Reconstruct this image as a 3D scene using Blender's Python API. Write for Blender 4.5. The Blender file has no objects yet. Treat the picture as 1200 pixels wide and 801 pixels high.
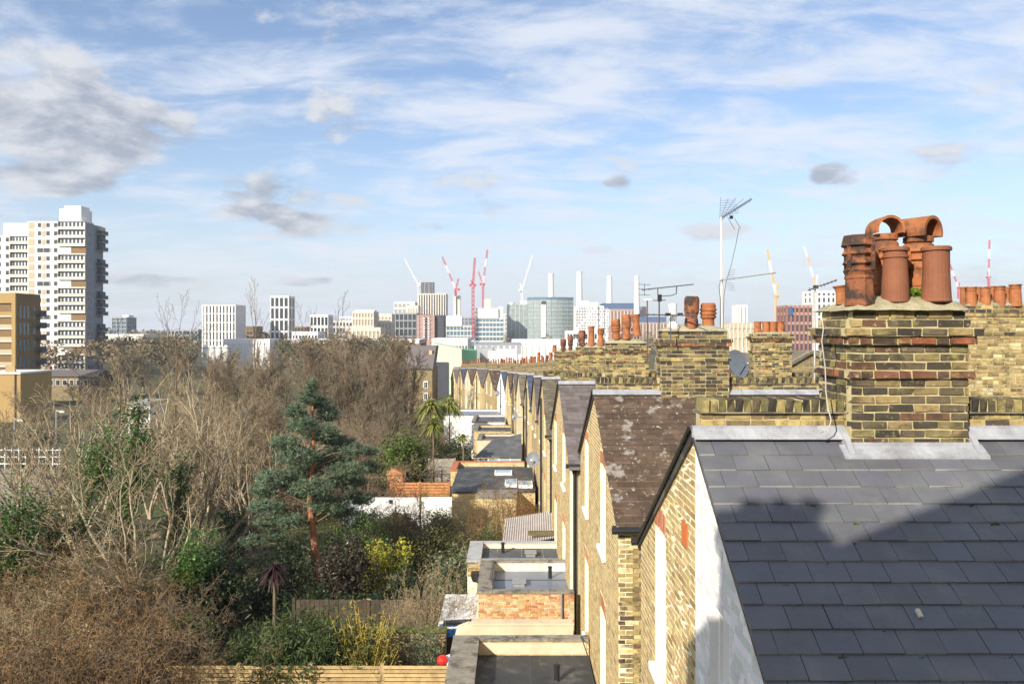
import bpy, math, random
import numpy as np
from mathutils import Vector, Matrix

# ------------------------------------------------------------------ camera, sky, sun, exposure
SC = bpy.context.scene
COL = SC.collection
FPX, PCX, HY, CZ = 900.0, 600.0, 385.0, 9.5      # focal length and principal point in photo pixels, eye height

cam_data = bpy.data.cameras.new('camera')
cam_data.sensor_width = 36.0
cam_data.lens = 36.0 * FPX / 1200.0
cam_data.shift_y = -(400.5 - HY) / 1200.0
cam_data.clip_start = 0.05
cam_data.clip_end = 20000.0
cam = bpy.data.objects.new('camera', cam_data)
COL.objects.link(cam)
cam.location = (0, 0, CZ)
cam.rotation_euler = (math.radians(90), 0, 0)
SC.camera = cam

SUN_AZ, SUN_EL = math.radians(35), math.radians(28)   # behind the camera, to its left
SUN_DIR = Vector((-math.sin(SUN_AZ) * math.cos(SUN_EL), -math.cos(SUN_AZ) * math.cos(SUN_EL), math.sin(SUN_EL)))
sun_data = bpy.data.lights.new('sun', 'SUN')
sun_data.energy = 4.6
sun_data.angle = math.radians(0.5)
sun_data.color = (1.0, 0.90, 0.76)
sun = bpy.data.objects.new('sun', sun_data)
COL.objects.link(sun)
sun.rotation_euler = SUN_DIR.to_track_quat('Z', 'Y').to_euler()
sun.location = (-20, -30, 40)

SC.view_settings.view_transform = 'Standard'
SC.view_settings.look = 'None'
SC.view_settings.gamma = 1.0
SC.view_settings.use_curve_mapping = False
SC.view_settings.exposure = 0.72

W = bpy.data.worlds.new('World')
SC.world = W
W.use_nodes = True


class NT:
    """small node-tree helper"""
    def __init__(self, tree):
        self.t = tree
        tree.nodes.clear()

    def n(self, kind, ins=None, **props):
        nd = self.t.nodes.new(kind)
        for k, v in props.items():
            setattr(nd, k, v)
        for k, v in (ins or {}).items():
            if isinstance(v, bpy.types.NodeSocket):
                self.t.links.new(v, nd.inputs[k])
            else:
                nd.inputs[k].default_value = v
        return nd

    def math(self, op, a, b=None, c=None, clamp=False):
        ins = {0: a}
        if b is not None: ins[1] = b
        if c is not None: ins[2] = c
        return self.n('ShaderNodeMath', ins, operation=op, use_clamp=clamp).outputs[0]

    def mix(self, f, a, b, blend='MIX'):
        nd = self.n('ShaderNodeMix', {}, data_type='RGBA', blend_type=blend)
        for k, v in ((0, f), (6, a), (7, b)):
            if isinstance(v, bpy.types.NodeSocket): self.t.links.new(v, nd.inputs[k])
            else: nd.inputs[k].default_value = v if k == 0 or len(v) == 4 else (*v, 1)
        return nd.outputs[2]

    def ramp(self, f, stops, interp='LINEAR'):
        nd = self.n('ShaderNodeValToRGB', {0: f})
        cr = nd.color_ramp
        cr.interpolation = interp
        while len(cr.elements) < len(stops): cr.elements.new(0.5)
        for e, (p, c) in zip(cr.elements, stops):
            e.position = p
            e.color = (c, c, c, 1) if not hasattr(c, '__len__') else (*c, 1)
        return nd.outputs[0]

    def smooth(self, v, lo, hi):
        return self.n('ShaderNodeMapRange', {0: v, 1: lo, 2: hi, 3: 0.0, 4: 1.0}, interpolation_type='SMOOTHSTEP').outputs[0]

    def noise(self, vec, scale, detail=4.0, rough=0.55, lac=2.0, dist=0.0):
        return self.n('ShaderNodeTexNoise', {'Vector': vec, 'Scale': scale, 'Detail': detail, 'Roughness': rough,
                                             'Lacunarity': lac, 'Distortion': dist}).outputs[0]


def build_world():
    k = NT(W.node_tree)
    sky = k.n('ShaderNodeTexSky', sky_type='NISHITA', sun_disc=False, sun_elevation=SUN_EL,
              sun_rotation=math.radians(180) + SUN_AZ, air_density=1.0, dust_density=1.2, ozone_density=1.6, altitude=30)
    d = k.n('ShaderNodeTexCoord').outputs['Generated']
    s = k.n('ShaderNodeSeparateXYZ', {0: d})
    x, y, z = s.outputs
    zc = k.math('MAXIMUM', z, 0.0)
    # high thin cloud on a flat layer
    inv = k.math('DIVIDE', 1.0, k.math('ADD', zc, 0.16))
    px, py = k.math('MULTIPLY', x, inv), k.math('MULTIPLY', y, inv)
    pv = k.n('ShaderNodeCombineXYZ', {0: px, 1: py, 2: 0.0}).outputs[0]
    rot = k.n('ShaderNodeMapping', {0: pv, 1: (3.1, 1.7, 0), 2: (0, 0, math.radians(-14)), 3: (1.0, 1.9, 1)}).outputs[0]
    warp = k.noise(rot, 1.3, 3, 0.5)
    c1 = k.noise(rot, 2.3, 8, 0.60, 2.1, 0.35)
    big = k.noise(k.n('ShaderNodeMapping', {0: pv, 1: (7.3, 2.2, 0), 3: (.5, .8, 1)}).outputs[0], 0.8, 2, 0.5)
    cir = k.smooth(k.math('ADD', k.math('MULTIPLY', c1, 1.0), k.math('MULTIPLY', k.math('SUBTRACT', big, 0.5), 0.55)), 0.34, 0.66)
    # low cumulus: angle coordinates, flattened
    hl = k.math('SQRT', k.math('ADD', k.math('MULTIPLY', x, x), k.math('MULTIPLY', y, y)))
    az = k.math('ARCTAN2', x, y)
    el = k.math('ARCTAN2', z, hl)
    elq = k.math('POWER', k.math('MAXIMUM', el, 0.0), 0.72)
    qa = k.n('ShaderNodeCombineXYZ', {0: az, 1: k.math('MULTIPLY', elq, 2.1), 2: 0.0}).outputs[0]
    qb = k.n('ShaderNodeCombineXYZ', {0: k.math('ADD', az, -0.012), 1: k.math('MULTIPLY', k.math('ADD', elq, 0.022), 2.1), 2: 0.0}).outputs[0]

    def cum(q):
        m = k.n('ShaderNodeMapping', {0: q, 1: CUM_OFF, 3: (1, 1, 1)}).outputs[0]
        a = k.noise(m, 8.0, 9, 0.55, 2.15, 0.2)
        return a
    na, nb = cum(qa), cum(qb)

    def blob(a0, e0, ra, re, amt):      # a cloud that stands at one bearing
        da = k.math('DIVIDE', k.math('SUBTRACT', az, a0), ra)
        de = k.math('DIVIDE', k.math('SUBTRACT', el, e0), re)
        r2 = k.math('ADD', k.math('MULTIPLY', da, da), k.math('MULTIPLY', de, de))
        return k.math('MULTIPLY', k.math('SUBTRACT', 1.0, k.smooth(r2, 0.0, 1.3)), amt)
    tot = None
    for b in CLOUDS:
        v = blob(*b)
        tot = v if tot is None else k.math('ADD', tot, v)
    dens = k.math('ADD', na, tot)
    densb = k.math('ADD', nb, tot)
    cm = k.smooth(dens, 0.60, 0.76)
    lit = k.math('MULTIPLY', k.math('SUBTRACT', dens, densb), 6.0)
    shade = k.math('ADD', k.math('MULTIPLY', k.smooth(dens, 0.66, 0.98), -0.40), k.math('ADD', 0.55, lit), clamp=True)
    cumcol = k.mix(shade, (3.3, 3.6, 4.3), (6.3, 6.4, 6.7))
    # clear air: a little extra pale haze low down
    hz = k.math('POWER', k.math('SUBTRACT', 1.0, zc), 9.0)
    base = k.mix(k.math('MULTIPLY', hz, 0.80), k.mix(1.0, sky.outputs[0], SKY_GAIN, 'MULTIPLY'), (6.3, 7.0, 8.0))
    withc = k.mix(k.math('MULTIPLY', cir, 0.84), base, (6.9, 7.3, 8.1))
    fade = k.smooth(el, 0.012, 0.07)
    cov = k.math('MULTIPLY', k.math('MULTIPLY', cm, 0.88), fade)
    allc = k.mix(cov, withc, cumcol)
    bg = k.n('ShaderNodeBackground', {0: allc, 1: 0.075})
    out = k.n('ShaderNodeOutputWorld', {0: bg.outputs[0]})


SKY_GAIN = (1.36, 1.38, 1.47)
CUM_OFF = (0.3, 0.9, 0.0)


def bearing(pxx, pyy):
    dx, dz = (pxx - PCX) / FPX, (HY - pyy) / FPX
    return math.atan(dx), math.atan(dz / math.hypot(1, dx))


CLOUDS = []
for cx_, cy_, rx_, ry_, am_ in ((30, 95, 130, 60, .24), (50, 165, 150, 48, .26), (175, 150, 100, 32, .17), (330, 232, 125, 30, .22), (290, 262, 120, 24, .20), (385, 268, 80, 18, .18), (420, 120, 170, 50, .12),
                                (256, 295, 60, 10, .18), (185, 331, 90, 11, .22), (545, 208, 80, 22, .15), (570, 243, 70, 18, .14), (838, 268, 60, 17, .22), (982, 205, 42, 18, .25), (725, 217, 26, 12, .20),
                                (415, 326, 60, 9, .17), (365, 331, 45, 7, .16), (1150, 90, 90, 28, .12), (700, 292, 40, 7, .14), (60, 215, 80, 20, .2), (1040, 262, 50, 9, .12), (510, 268, 50, 10, .14), (1110, 180, 60, 14, .08)):
    a_, e_ = bearing(cx_, cy_)
    CLOUDS.append((a_, e_, rx_ / FPX * .8, ry_ / FPX, am_))
build_world()


# ------------------------------------------------------------------ pixels to places
def at_u(px, py, u):
    """point on the ray of a photo pixel at a given distance along +Y"""
    return Vector(((px - PCX) * u / FPX, u, CZ + (HY - py) * u / FPX))


def X_(px, u): return (px - PCX) * u / FPX
def Z_(py, u): return CZ + (HY - py) * u / FPX


def sstep(a, b, x):
    t = min(1, max(0, (x - a) / (b - a)))
    return t * t * (3 - 2 * t)


def gz(x, y):
    """height of the ground: level by the near gardens, falling away along the row"""
    return -0.047 * max(0.0, min(y, 150.0) - 15.0)


# ------------------------------------------------------------------ mesh collection
class MB:
    def __init__(self):
        self.v, self.f, self.c, self.m, self.n = [], [], [], [], 0

    def add(self, V, F, col=None, mi=0):
        V = np.asarray(V, dtype=np.float64).reshape(-1, 3)
        F = np.asarray(F, dtype=np.int64)
        self.v.append(V)
        self.f.append(F + self.n)
        if col is None: col = (1, 1, 1)
        C = np.asarray(col, dtype=np.float64)
        if C.ndim == 1: C = np.tile(C[None, :3], (len(F), 1))
        self.c.append(C)
        self.m.append(np.full(len(F), mi, dtype=np.int64))
        self.n += len(V)
        return self

    BF = np.array([[0, 3, 2, 1], [4, 5, 6, 7], [0, 1, 5, 4], [1, 2, 6, 5], [2, 3, 7, 6], [3, 0, 4, 7]])

    def box(self, x0, x1, y0, y1, z0, z1, col=None, mi=0):
        return self.add([(x0, y0, z0), (x1, y0, z0), (x1, y1, z0), (x0, y1, z0),
                         (x0, y0, z1), (x1, y0, z1), (x1, y1, z1), (x0, y1, z1)], self.BF, col, mi)

    def obox(self, c, ax, ay, az, col=None, mi=0, jit=0.0, rng=None):
        """box round centre c with half-axis vectors"""
        c, ax, ay, az = (np.asarray(q, dtype=float) for q in (c, ax, ay, az))
        V = [c - ax - ay - az, c + ax - ay - az, c + ax + ay - az, c - ax + ay - az,
             c - ax - ay + az, c + ax - ay + az, c + ax + ay + az, c - ax + ay + az]
        V = np.array(V)
        if jit: V = V + rng.uniform(-jit, jit, V.shape)
        return self.add(V, self.BF, col, mi)

    def prism(self, poly, ext, col=None, mi=0):
        """closed prism: polygon of 3-D points pushed along the vector ext"""
        P = np.asarray(poly, dtype=float); n = len(P); e = np.asarray(ext, dtype=float)
        V = np.vstack([P, P + e])
        b = self.n
        self.v.append(V); self.n += 2 * n
        cc = np.asarray(col if col is not None else (1, 1, 1), dtype=float)
        sides = np.array([[i, (i + 1) % n, n + (i + 1) % n, n + i] for i in range(n)]) + b
        self.f.append(sides); self.c.append(np.tile(cc, (n, 1))); self.m.append(np.full(n, mi))
        for cap in ([*range(n)][::-1], [*range(n, 2 * n)]):
            self.f.append(np.array([cap]) + b); self.c.append(cc[None]); self.m.append(np.array([mi]))
        return self

    def tube(self, pts, rad, n=8, col=None, mi=0, cap=True):
        pts = [np.asarray(p, dtype=float) for p in pts]
        if not hasattr(rad, '__len__'): rad = [rad] * len(pts)
        rings = []
        ref = None
        for i, p in enumerate(pts):
            t = pts[min(i + 1, len(pts) - 1)] - pts[max(i - 1, 0)]
            t = t / (np.linalg.norm(t) + 1e-9)
            if ref is None:
                ref = np.array([0, 0, 1.0]) if abs(t[2]) < .9 else np.array([1.0, 0, 0])
            a = np.cross(t, ref); a /= np.linalg.norm(a) + 1e-9
            b = np.cross(a, t)
            ang = np.arange(n) * 2 * math.pi / n
            rings.append(p + rad[i] * (np.cos(ang)[:, None] * a + np.sin(ang)[:, None] * b))
        V = np.vstack(rings)
        F = []
        for i in range(len(pts) - 1):
            for j in range(n):
                F.append((i * n + j, i * n + (j + 1) % n, (i + 1) * n + (j + 1) % n, (i + 1) * n + j))
        b0 = self.n
        self.add(V, F, col, mi)
        if cap:
            cc = np.asarray(col if col is not None else (1, 1, 1), dtype=float)[None]
            for ring in ([*range(n)][::-1], [*range((len(pts) - 1) * n, len(pts) * n)]):
                self.f.append(np.array([ring]) + b0); self.c.append(cc); self.m.append(np.array([mi]))
        return self

    def lathe(self, cx, cy, z0, prof, n=20, col=None, mi=0, tilt=None, poly=None):
        """profile of (radius, height) turned about a vertical axis"""
        prof = np.asarray(prof, dtype=float)
        ang = np.arange(n) * 2 * math.pi / n + (poly or 0)
        V = np.stack([(prof[:, 0, None] * np.cos(ang)), (prof[:, 0, None] * np.sin(ang)),
                      np.tile(prof[:, 1, None], (1, n))], axis=-1).reshape(-1, 3)
        if tilt is not None:
            R = np.array(Matrix.Rotation(tilt[0], 3, 'X') @ Matrix.Rotation(tilt[1], 3, 'Y'))
            V = V @ R.T
        V = V + np.array([cx, cy, z0])
        F = [(i * n + j, i * n + (j + 1) % n, (i + 1) * n + (j + 1) % n, (i + 1) * n + j)
             for i in range(len(prof) - 1) for j in range(n)]
        return self.add(V, F, col, mi)

    def sheet(self, P, col=None, mi=0):
        return self.add(P, [list(range(len(P)))], col, mi)

    def mesh(self, name, off=(0, 0, 0), smooth=False):
        me = bpy.data.meshes.new(name)
        if not self.v: return me
        V = np.vstack(self.v) - np.asarray(off, dtype=float)
        me.vertices.add(len(V))
        me.vertices.foreach_set('co', V.astype(np.float32).ravel())
        tot = np.concatenate([np.full(len(f), f.shape[1]) for f in self.f])
        loops = np.concatenate([f.ravel() for f in self.f])
        start = np.concatenate([[0], np.cumsum(tot)[:-1]])
        me.loops.add(len(loops))
        me.loops.foreach_set('vertex_index', loops.astype(np.int32))
        me.polygons.add(len(tot))
        me.polygons.foreach_set('loop_start', start.astype(np.int32))
        me.polygons.foreach_set('material_index', np.concatenate(self.m).astype(np.int32))
        me.polygons.foreach_set('use_smooth', np.full(len(tot), bool(smooth)))
        me.update(calc_edges=True)
        at = me.attributes.new('col', 'FLOAT_COLOR', 'FACE')
        C = np.concatenate(self.c)
        at.data.foreach_set('color', np.hstack([C, np.ones((len(C), 1))]).astype(np.float32).ravel())
        return me

    def build(self, name, mat, parent=None, label=None, kind=None, smooth=False, auto=None):
        off = WLOC[parent.name] if parent is not None else (0, 0, 0)
        me = self.mesh(name, off, smooth)
        for m in (mat if isinstance(mat, (list, tuple)) else [mat]): me.materials.append(m)
        return link(name, me, parent, label, kind)


WLOC = {}


def link(name, me, parent=None, label=None, kind=None):
    o = bpy.data.objects.new(name, me)
    COL.objects.link(o)
    if parent is not None:
        o.parent = parent
        WLOC[o.name] = WLOC[parent.name]
    else:
        WLOC[o.name] = (0, 0, 0)
    if label: o['label'] = label
    if kind: o['kind'] = kind
    return o


def thing(name, label, cat, loc=(0, 0, 0), group=None):
    o = bpy.data.objects.new(name, None)
    COL.objects.link(o)
    o.empty_display_size = 0.2
    o.location = loc
    o['label'] = label
    o['category'] = cat
    if group: o['group'] = group
    WLOC[o.name] = tuple(loc)
    return o


def tag(o, label, cat, group=None):
    o['label'] = label
    o['category'] = cat
    if group: o['group'] = group
    return o


def piece(name, me, parent, M):
    """one small piece that shares its mesh: world matrix M"""
    o = bpy.data.objects.new(name, me)
    COL.objects.link(o)
    o.parent = parent
    L = WLOC[parent.name]
    o.matrix_local = Matrix.Translation((-L[0], -L[1], -L[2])) @ M
    return o


# ------------------------------------------------------------------ materials
MATS = {}


def mat(name, col, rough=.8, var=.22, scale=3.0, bump=.25, bscale=40.0, attr=False, spots=(), spec=.3, metal=0.0,
        rnd=0.0, coat=0.0, obj=False, sub=0.0, trans=0.0):
    if name in MATS: return MATS[name]
    m = bpy.data.materials.new(name)
    m.use_nodes = True
    k = NT(m.node_tree)
    pos = k.n('ShaderNodeTexCoord').outputs['Object'] if obj else k.n('ShaderNodeNewGeometry').outputs['Position']
    base = k.n('ShaderNodeRGB').outputs[0]
    base.default_value = (*col, 1)
    c = base
    if attr:
        a = k.n('ShaderNodeAttribute', attribute_name='col').outputs[0]
        c = k.mix(1.0, c, a, 'MULTIPLY')
    if var:
        nz = k.noise(pos, scale, 6, .62)
        f = k.n('ShaderNodeMapRange', {0: nz, 1: .25, 2: .75, 3: 1 - var, 4: 1 + var}).outputs[0]
        fc = k.n('ShaderNodeCombineColor', {0: f, 1: f, 2: f}).outputs[0]
        c = k.mix(1.0, c, fc, 'MULTIPLY')
    if rnd:
        r = k.n('ShaderNodeObjectInfo').outputs['Random']
        f = k.n('ShaderNodeMapRange', {0: r, 3: 1 - rnd, 4: 1 + rnd}).outputs[0]
        fc = k.n('ShaderNodeCombineColor', {0: f, 1: f, 2: f}).outputs[0]
        c = k.mix(1.0, c, fc, 'MULTIPLY')
    for sc_, ss, lo, hi, am in spots:
        nz = k.noise(pos, ss, 7, .65)
        c = k.mix(k.math('MULTIPLY', k.smooth(nz, lo, hi), am), c, sc_)
    ins = {'Base Color': c, 'Roughness': rough, 'Specular IOR Level': spec, 'Metallic': metal, 'Coat Weight': coat}
    p = k.n('ShaderNodeBsdfPrincipled', ins)
    if bump:
        nb = k.noise(pos, bscale, 5, .6)
        b = k.n('ShaderNodeBump', {'Height': nb, 'Strength': bump, 'Distance': .6 / bscale})
        k.t.links.new(b.outputs[0], p.inputs['Normal'])
    surf = p.outputs[0]
    if trans:
        tr = k.n('ShaderNodeBsdfTranslucent', {0: c})
        surf = k.n('ShaderNodeMixShader', {0: trans, 1: surf, 2: tr.outputs[0]}).outputs[0]
    k.n('ShaderNodeOutputMaterial', {0: surf})
    MATS[name] = m
    return m


def brick_mat(name, c1, c2, mortar, size=(.225, .075), dirt=(.08, .07, .055), dirt_amt=.5, var=.3):
    """brickwork too far away to build brick by brick"""
    m = bpy.data.materials.new(name)
    m.use_nodes = True
    k = NT(m.node_tree)
    pos = k.n('ShaderNodeNewGeometry').outputs['Position']
    s = k.n('ShaderNodeSeparateXYZ', {0: pos}).outputs
    v = k.n('ShaderNodeCombineXYZ', {0: k.math('ADD', s[0], s[1]), 1: s[2], 2: 0.0}).outputs[0]
    b = k.n('ShaderNodeTexBrick', {'Vector': v, 'Color1': (*c1, 1), 'Color2': (*c2, 1), 'Mortar': (*mortar, 1), 'Scale': 1.0,
                                   'Mortar Size': .008, 'Mortar Smooth': .2, 'Bias': -.1, 'Brick Width': size[0], 'Row Height': size[1]})
    nz = k.noise(pos, 1.1, 7, .65)
    c = k.mix(k.math('MULTIPLY', k.smooth(nz, .48, .7), dirt_amt), b.outputs[0], dirt)
    n2 = k.noise(pos, 9, 5, .6)
    f = k.n('ShaderNodeMapRange', {0: n2, 1: .25, 2: .75, 3: 1 - var, 4: 1 + var}).outputs[0]
    c = k.mix(1.0, c, k.n('ShaderNodeCombineColor', {0: f, 1: f, 2: f}).outputs[0], 'MULTIPLY')
    bp = k.n('ShaderNodeBump', {'Height': b.outputs['Fac'], 'Strength': .4, 'Distance': .008}, invert=True)
    p = k.n('ShaderNodeBsdfPrincipled', {'Base Color': c, 'Roughness': .9, 'Specular IOR Level': .2, 'Normal': bp.outputs[0]})
    k.n('ShaderNodeOutputMaterial', {0: p.outputs[0]})
    return m


def glass_mat(name, col, rough=.06, spec=.6):
    return mat(name, col, rough=rough, var=.25, scale=.35, bump=0, spec=spec)


LICHEN = (.33, .30, .07)
m_brick = mat('stock_brick', (1, 1, 1), .9, .30, 14, .5, 60, attr=True, rnd=.12,
              spots=(((.035, .032, .026), 4.5, .47, .66, .75), (LICHEN, 7.0, .57, .72, .6), ((.46, .41, .27), 17.0, .60, .70, .5)))
m_brick_clean = mat('stock_brick_clean', (1, 1, 1), .9, .16, 12, .5, 60, attr=True, rnd=.12,
                    spots=(((.16, .12, .07), 1.3, .5, .75, .35),))
m_mortar = mat('lime_mortar', (.44, .385, .215), .95, .25, 9, .6, 70, spots=(((.16, .135, .08), 2.6, .54, .72, .5), (LICHEN, 5, .58, .74, .4)))
m_mortar_clean = mat('mortar_clean', (.80, .72, .52), .95, .15, 6, .5, 60, spots=(((.3, .22, .1), 1.2, .5, .7, .3),))
m_flaunch = mat('flaunching_mortar', (.35, .32, .21), .97, .25, 7, 1.0, 26, spots=(((.15, .14, .09), 9, .52, .68, .6), ((.36, .34, .12), 5, .55, .7, .5)))
m_lead = mat('lead_flashing', (.33, .345, .375), .5, .25, 5, .4, 14, spec=.4, spots=(((.20, .205, .21), 4, .46, .68, .6), ((.5, .5, .5), 9, .6, .72, .4)))
m_slate = mat('grey_slate', (.108, .114, .131), .38, .18, 2.2, .22, 30, spec=.55, rnd=.05, attr=True,
              spots=(((.20, .20, .195), 1.7, .48, .70, .45), ((.20, .20, .16), 16, .68, .76, .5)))
m_tile_brown = mat('brown_roof_tile', (.085, .058, .040), .9, .3, 3, .5, 45, rnd=.18, attr=True,
                   spots=(((.42, .40, .36), 2.6, .55, .64, .55), ((.55, .52, .46), 13, .60, .68, .8), ((.05, .05, .03), 1.2, .5, .7, .5)))
m_tile_grey = mat('grey_brown_roof_slate', (.125, .108, .105), .8, .25, 4, .3, 45, rnd=.2, attr=True, spots=(((.25, .23, .2), 8, .6, .7, .4),))
m_tile_blue = mat('blue_roof_slate', (.065, .080, .115), .6, .25, 3, .3, 45, rnd=.2, attr=True)
m_tile_moss = mat('mossy_roof_slate', (.15, .13, .095), .9, .35, 4, .5, 40, rnd=.2, attr=True, spots=(((.09, .075, .05), 3, .5, .65, .6), ((.38, .35, .27), 11, .58, .68, .6)))
m_white = mat('white_paint', (.80, .80, .78), .6, .08, 4, .25, 50, spots=(((.6, .58, .52), 2.2, .58, .75, .4),))
m_whitebrick = mat('white_painted_brick', (.80, .80, .79), .7, .08, 3, .5, 45, attr=True, spots=(((.62, .6, .55), 1.6, .55, .75, .5),))
m_upvc = mat('window_white', (.82, .82, .80), .35, .03, 4, 0)
m_pane = glass_mat('window_pane', (.05, .06, .07))
m_curtain = mat('curtain', (.72, .70, .64), .9, .1, 3, .3, 20)
m_black = mat('black_plastic', (.018, .018, .02), .4, .2, 6, .1, 30, spec=.5)
m_terra = mat('terracotta', (.32, .118, .045), .78, .30, 6, .4, 40, attr=True, spots=(((.045, .035, .03), 4.3, .50, .64, .7), ((.45, .21, .08), 5, .5, .7, .35)))
m_terra_clean = mat('terracotta_smooth', (.222, .088, .047), .75, .16, 4, .3, 45, attr=True, spots=(((.15, .06, .035), 3.5, .48, .72, .5), ((.06, .04, .03), 9, .62, .72, .5)))
m_terra_soot = mat('terracotta_sooty', (.25, .095, .045), .85, .35, 6, .5, 40, attr=True, spots=(((.03, .027, .025), 5.0, .43, .56, .9),))
m_felt = mat('roofing_felt', (.085, .09, .10), .75, .3, 1.3, .3, 60, spots=(((.17, .18, .19), .9, .48, .68, .6), ((.2, .19, .14), 5, .6, .7, .4)))
m_felt_dark = mat('dark_roofing_felt', (.045, .047, .05), .6, .3, 1.3, .3, 60, spots=(((.17, .165, .15), 1.1, .47, .66, .6), ((.22, .2, .15), 4, .58, .7, .5)))
m_felt_blue = mat('blue_grey_membrane', (.15, .18, .24), .4, .2, 1.0, .15, 30, spec=.5, spots=(((.26, .28, .32), 1.6, .5, .68, .5),))
m_coping = mat('concrete_coping', (.24, .22, .185), .92, .3, 4, .5, 40, spots=(((.07, .065, .05), 3.1, .46, .62, .8), ((.30, .28, .12), 9, .56, .68, .6)))
m_render = mat('cream_render', (.58, .49, .35), .85, .2, 2, .3, 50, spots=(((.5, .38, .2), 1.5, .55, .75, .4),))
m_steel = mat('galvanised_steel', (.42, .42, .41), .45, .15, 8, .1, 30, metal=.6, spec=.5)
m_alu_dark = mat('weathered_aluminium', (.10, .10, .10), .5, .2, 10, .1, 30, metal=.3)
m_wood = mat('weathered_wood', (.42, .31, .155), .8, .3, 5, .4, 30, rnd=.18, spots=(((.15, .11, .06), 2, .5, .7, .5),))
m_wood_dark = mat('dark_fence_wood', (.07, .055, .04), .9, .35, 4, .4, 30, rnd=.2)
m_wood_orange = mat('orange_fence_wood', (.46, .21, .085), .85, .25, 4, .4, 30, rnd=.15)
mw_stock = brick_mat('stock_brick_wall', (.52, .40, .19), (.42, .315, .145), (.68, .60, .41), dirt_amt=.30)
mw_stock2 = brick_mat('stock_brick_wall_grimy', (.40, .30, .14), (.30, .22, .10), (.50, .42, .27), dirt_amt=.5)
mw_pale = brick_mat('pale_brick_wall', (.58, .50, .32), (.50, .42, .25), (.66, .60, .45), dirt_amt=.2)
mw_dark = brick_mat('sooty_shaded_brick_wall', (.26, .20, .10), (.12, .095, .06), (.34, .29, .18), dirt_amt=.6)  # soot on the stacks; on the garden wall it paints in shadow
mw_orange = brick_mat('orange_brick_wall', (.47, .22, .10), (.46, .33, .16), (.55, .47, .32), dirt_amt=.25)
mw_red = brick_mat('red_brick_wall', (.34, .10, .055), (.27, .085, .05), (.36, .28, .22), dirt_amt=.2)

# ------------------------------------------------------------------ brickwork, slates, chimneys
RNG = np.random.default_rng(7)
random.seed(11)
FR = Matrix.Identity(4)          # local frame of the house being built


def set_frame(x=0, y=0, psi=0):
    global FR
    FR = Matrix.Translation((x, y, 0)) @ Matrix.Rotation(-psi, 4, 'Z')


def fbuild(mb, *a, **k):
    """build a collection that was laid out in the house frame"""
    R = np.array(FR.to_3x3()); t = np.array(FR.translation)
    mb.v = [v @ R.T + t for v in mb.v]
    return mb.build(*a, **k)


def fpiece(name, me, parent, loc, rz, scale, rx=0.0):
    return piece(name, me, parent, FR @ Matrix.Translation(loc) @ Matrix.Rotation(rz, 4, 'Z') @ Matrix.Rotation(rx, 4, 'X')
                 @ Matrix.Diagonal((*scale, 1)))


def to_px(x, y, z):
    p = FR @ Vector((x, y, z))
    if p.y < .5: return None
    return PCX + p.x / p.y * FPX, HY - (p.z - CZ) / p.y * FPX


def in_frame(x, y, z, m=15):
    q = to_px(x, y, z)
    return q is not None and -m < q[0] < 1200 + m and -m < q[1] < 801 + m


PAL = {
    'soot': [((.055, .045, .035), 5), ((.10, .08, .05), 4), ((.20, .16, .075), 3), ((.28, .22, .10), 3), ((.13, .07, .04), 1)],
    'stock': [((.45, .35, .165), 6), ((.37, .28, .125), 5), ((.30, .22, .10), 3), ((.17, .125, .065), 2), ((.50, .42, .24), 2)],
    'wall': [((.44, .335, .16), 6), ((.42, .315, .15), 5), ((.38, .285, .135), 3), ((.32, .235, .11), 1), ((.47, .37, .19), 3)],
    'mix': [((.17, .13, .065), 5), ((.28, .22, .09), 5), ((.38, .30, .12), 4), ((.075, .06, .04), 4), ((.22, .10, .05), 1)],
    'red': [((.15, .07, .042), 5), ((.24, .09, .045), 3), ((.08, .05, .038), 4), ((.36, .13, .05), 1)],
    'arch': [((.44, .19, .10), 3), ((.38, .15, .08), 2), ((.50, .25, .14), 1)],
    'orange': [((.50, .27, .12), 4), ((.46, .20, .09), 3), ((.52, .38, .19), 4), ((.55, .45, .28), 2)],
    'white': [((1, 1, 1), 4), ((.95, .95, .95), 2)],
    'coping': [((.17, .145, .065), 4), ((.11, .092, .05), 4), ((.24, .205, .08), 3), ((.05, .043, .033), 4)],
}
VARS = {}


def brick_variants(pal, matr):
    key = (pal, matr.name)
    if key not in VARS:
        L = []
        for c, w in PAL[pal]:
            for q in range(w):
                f = RNG.uniform(.82, 1.18)
                mb = MB().obox((0, 0, 0), (.5, 0, 0), (0, .5, 0), (0, 0, .5), tuple(np.array(c) * f * RNG.uniform(.95, 1.05, 3)))
                V = mb.v[0]
                V += RNG.uniform(-1, 1, V.shape) * np.array([.028, .06, .075])
                me = mb.mesh('brick_shape')
                me.materials.append(matr)
                L.append(me)
        VARS[key] = L
    return VARS[key]


def pick(pal):
    P = PAL[pal]
    w = np.array([p[1] for p in P], dtype=float)
    c = np.array(P[RNG.choice(len(P), p=w / w.sum())][0])
    return tuple(c * RNG.uniform(.82, 1.18) * RNG.uniform(.95, 1.05, 3))


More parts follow.
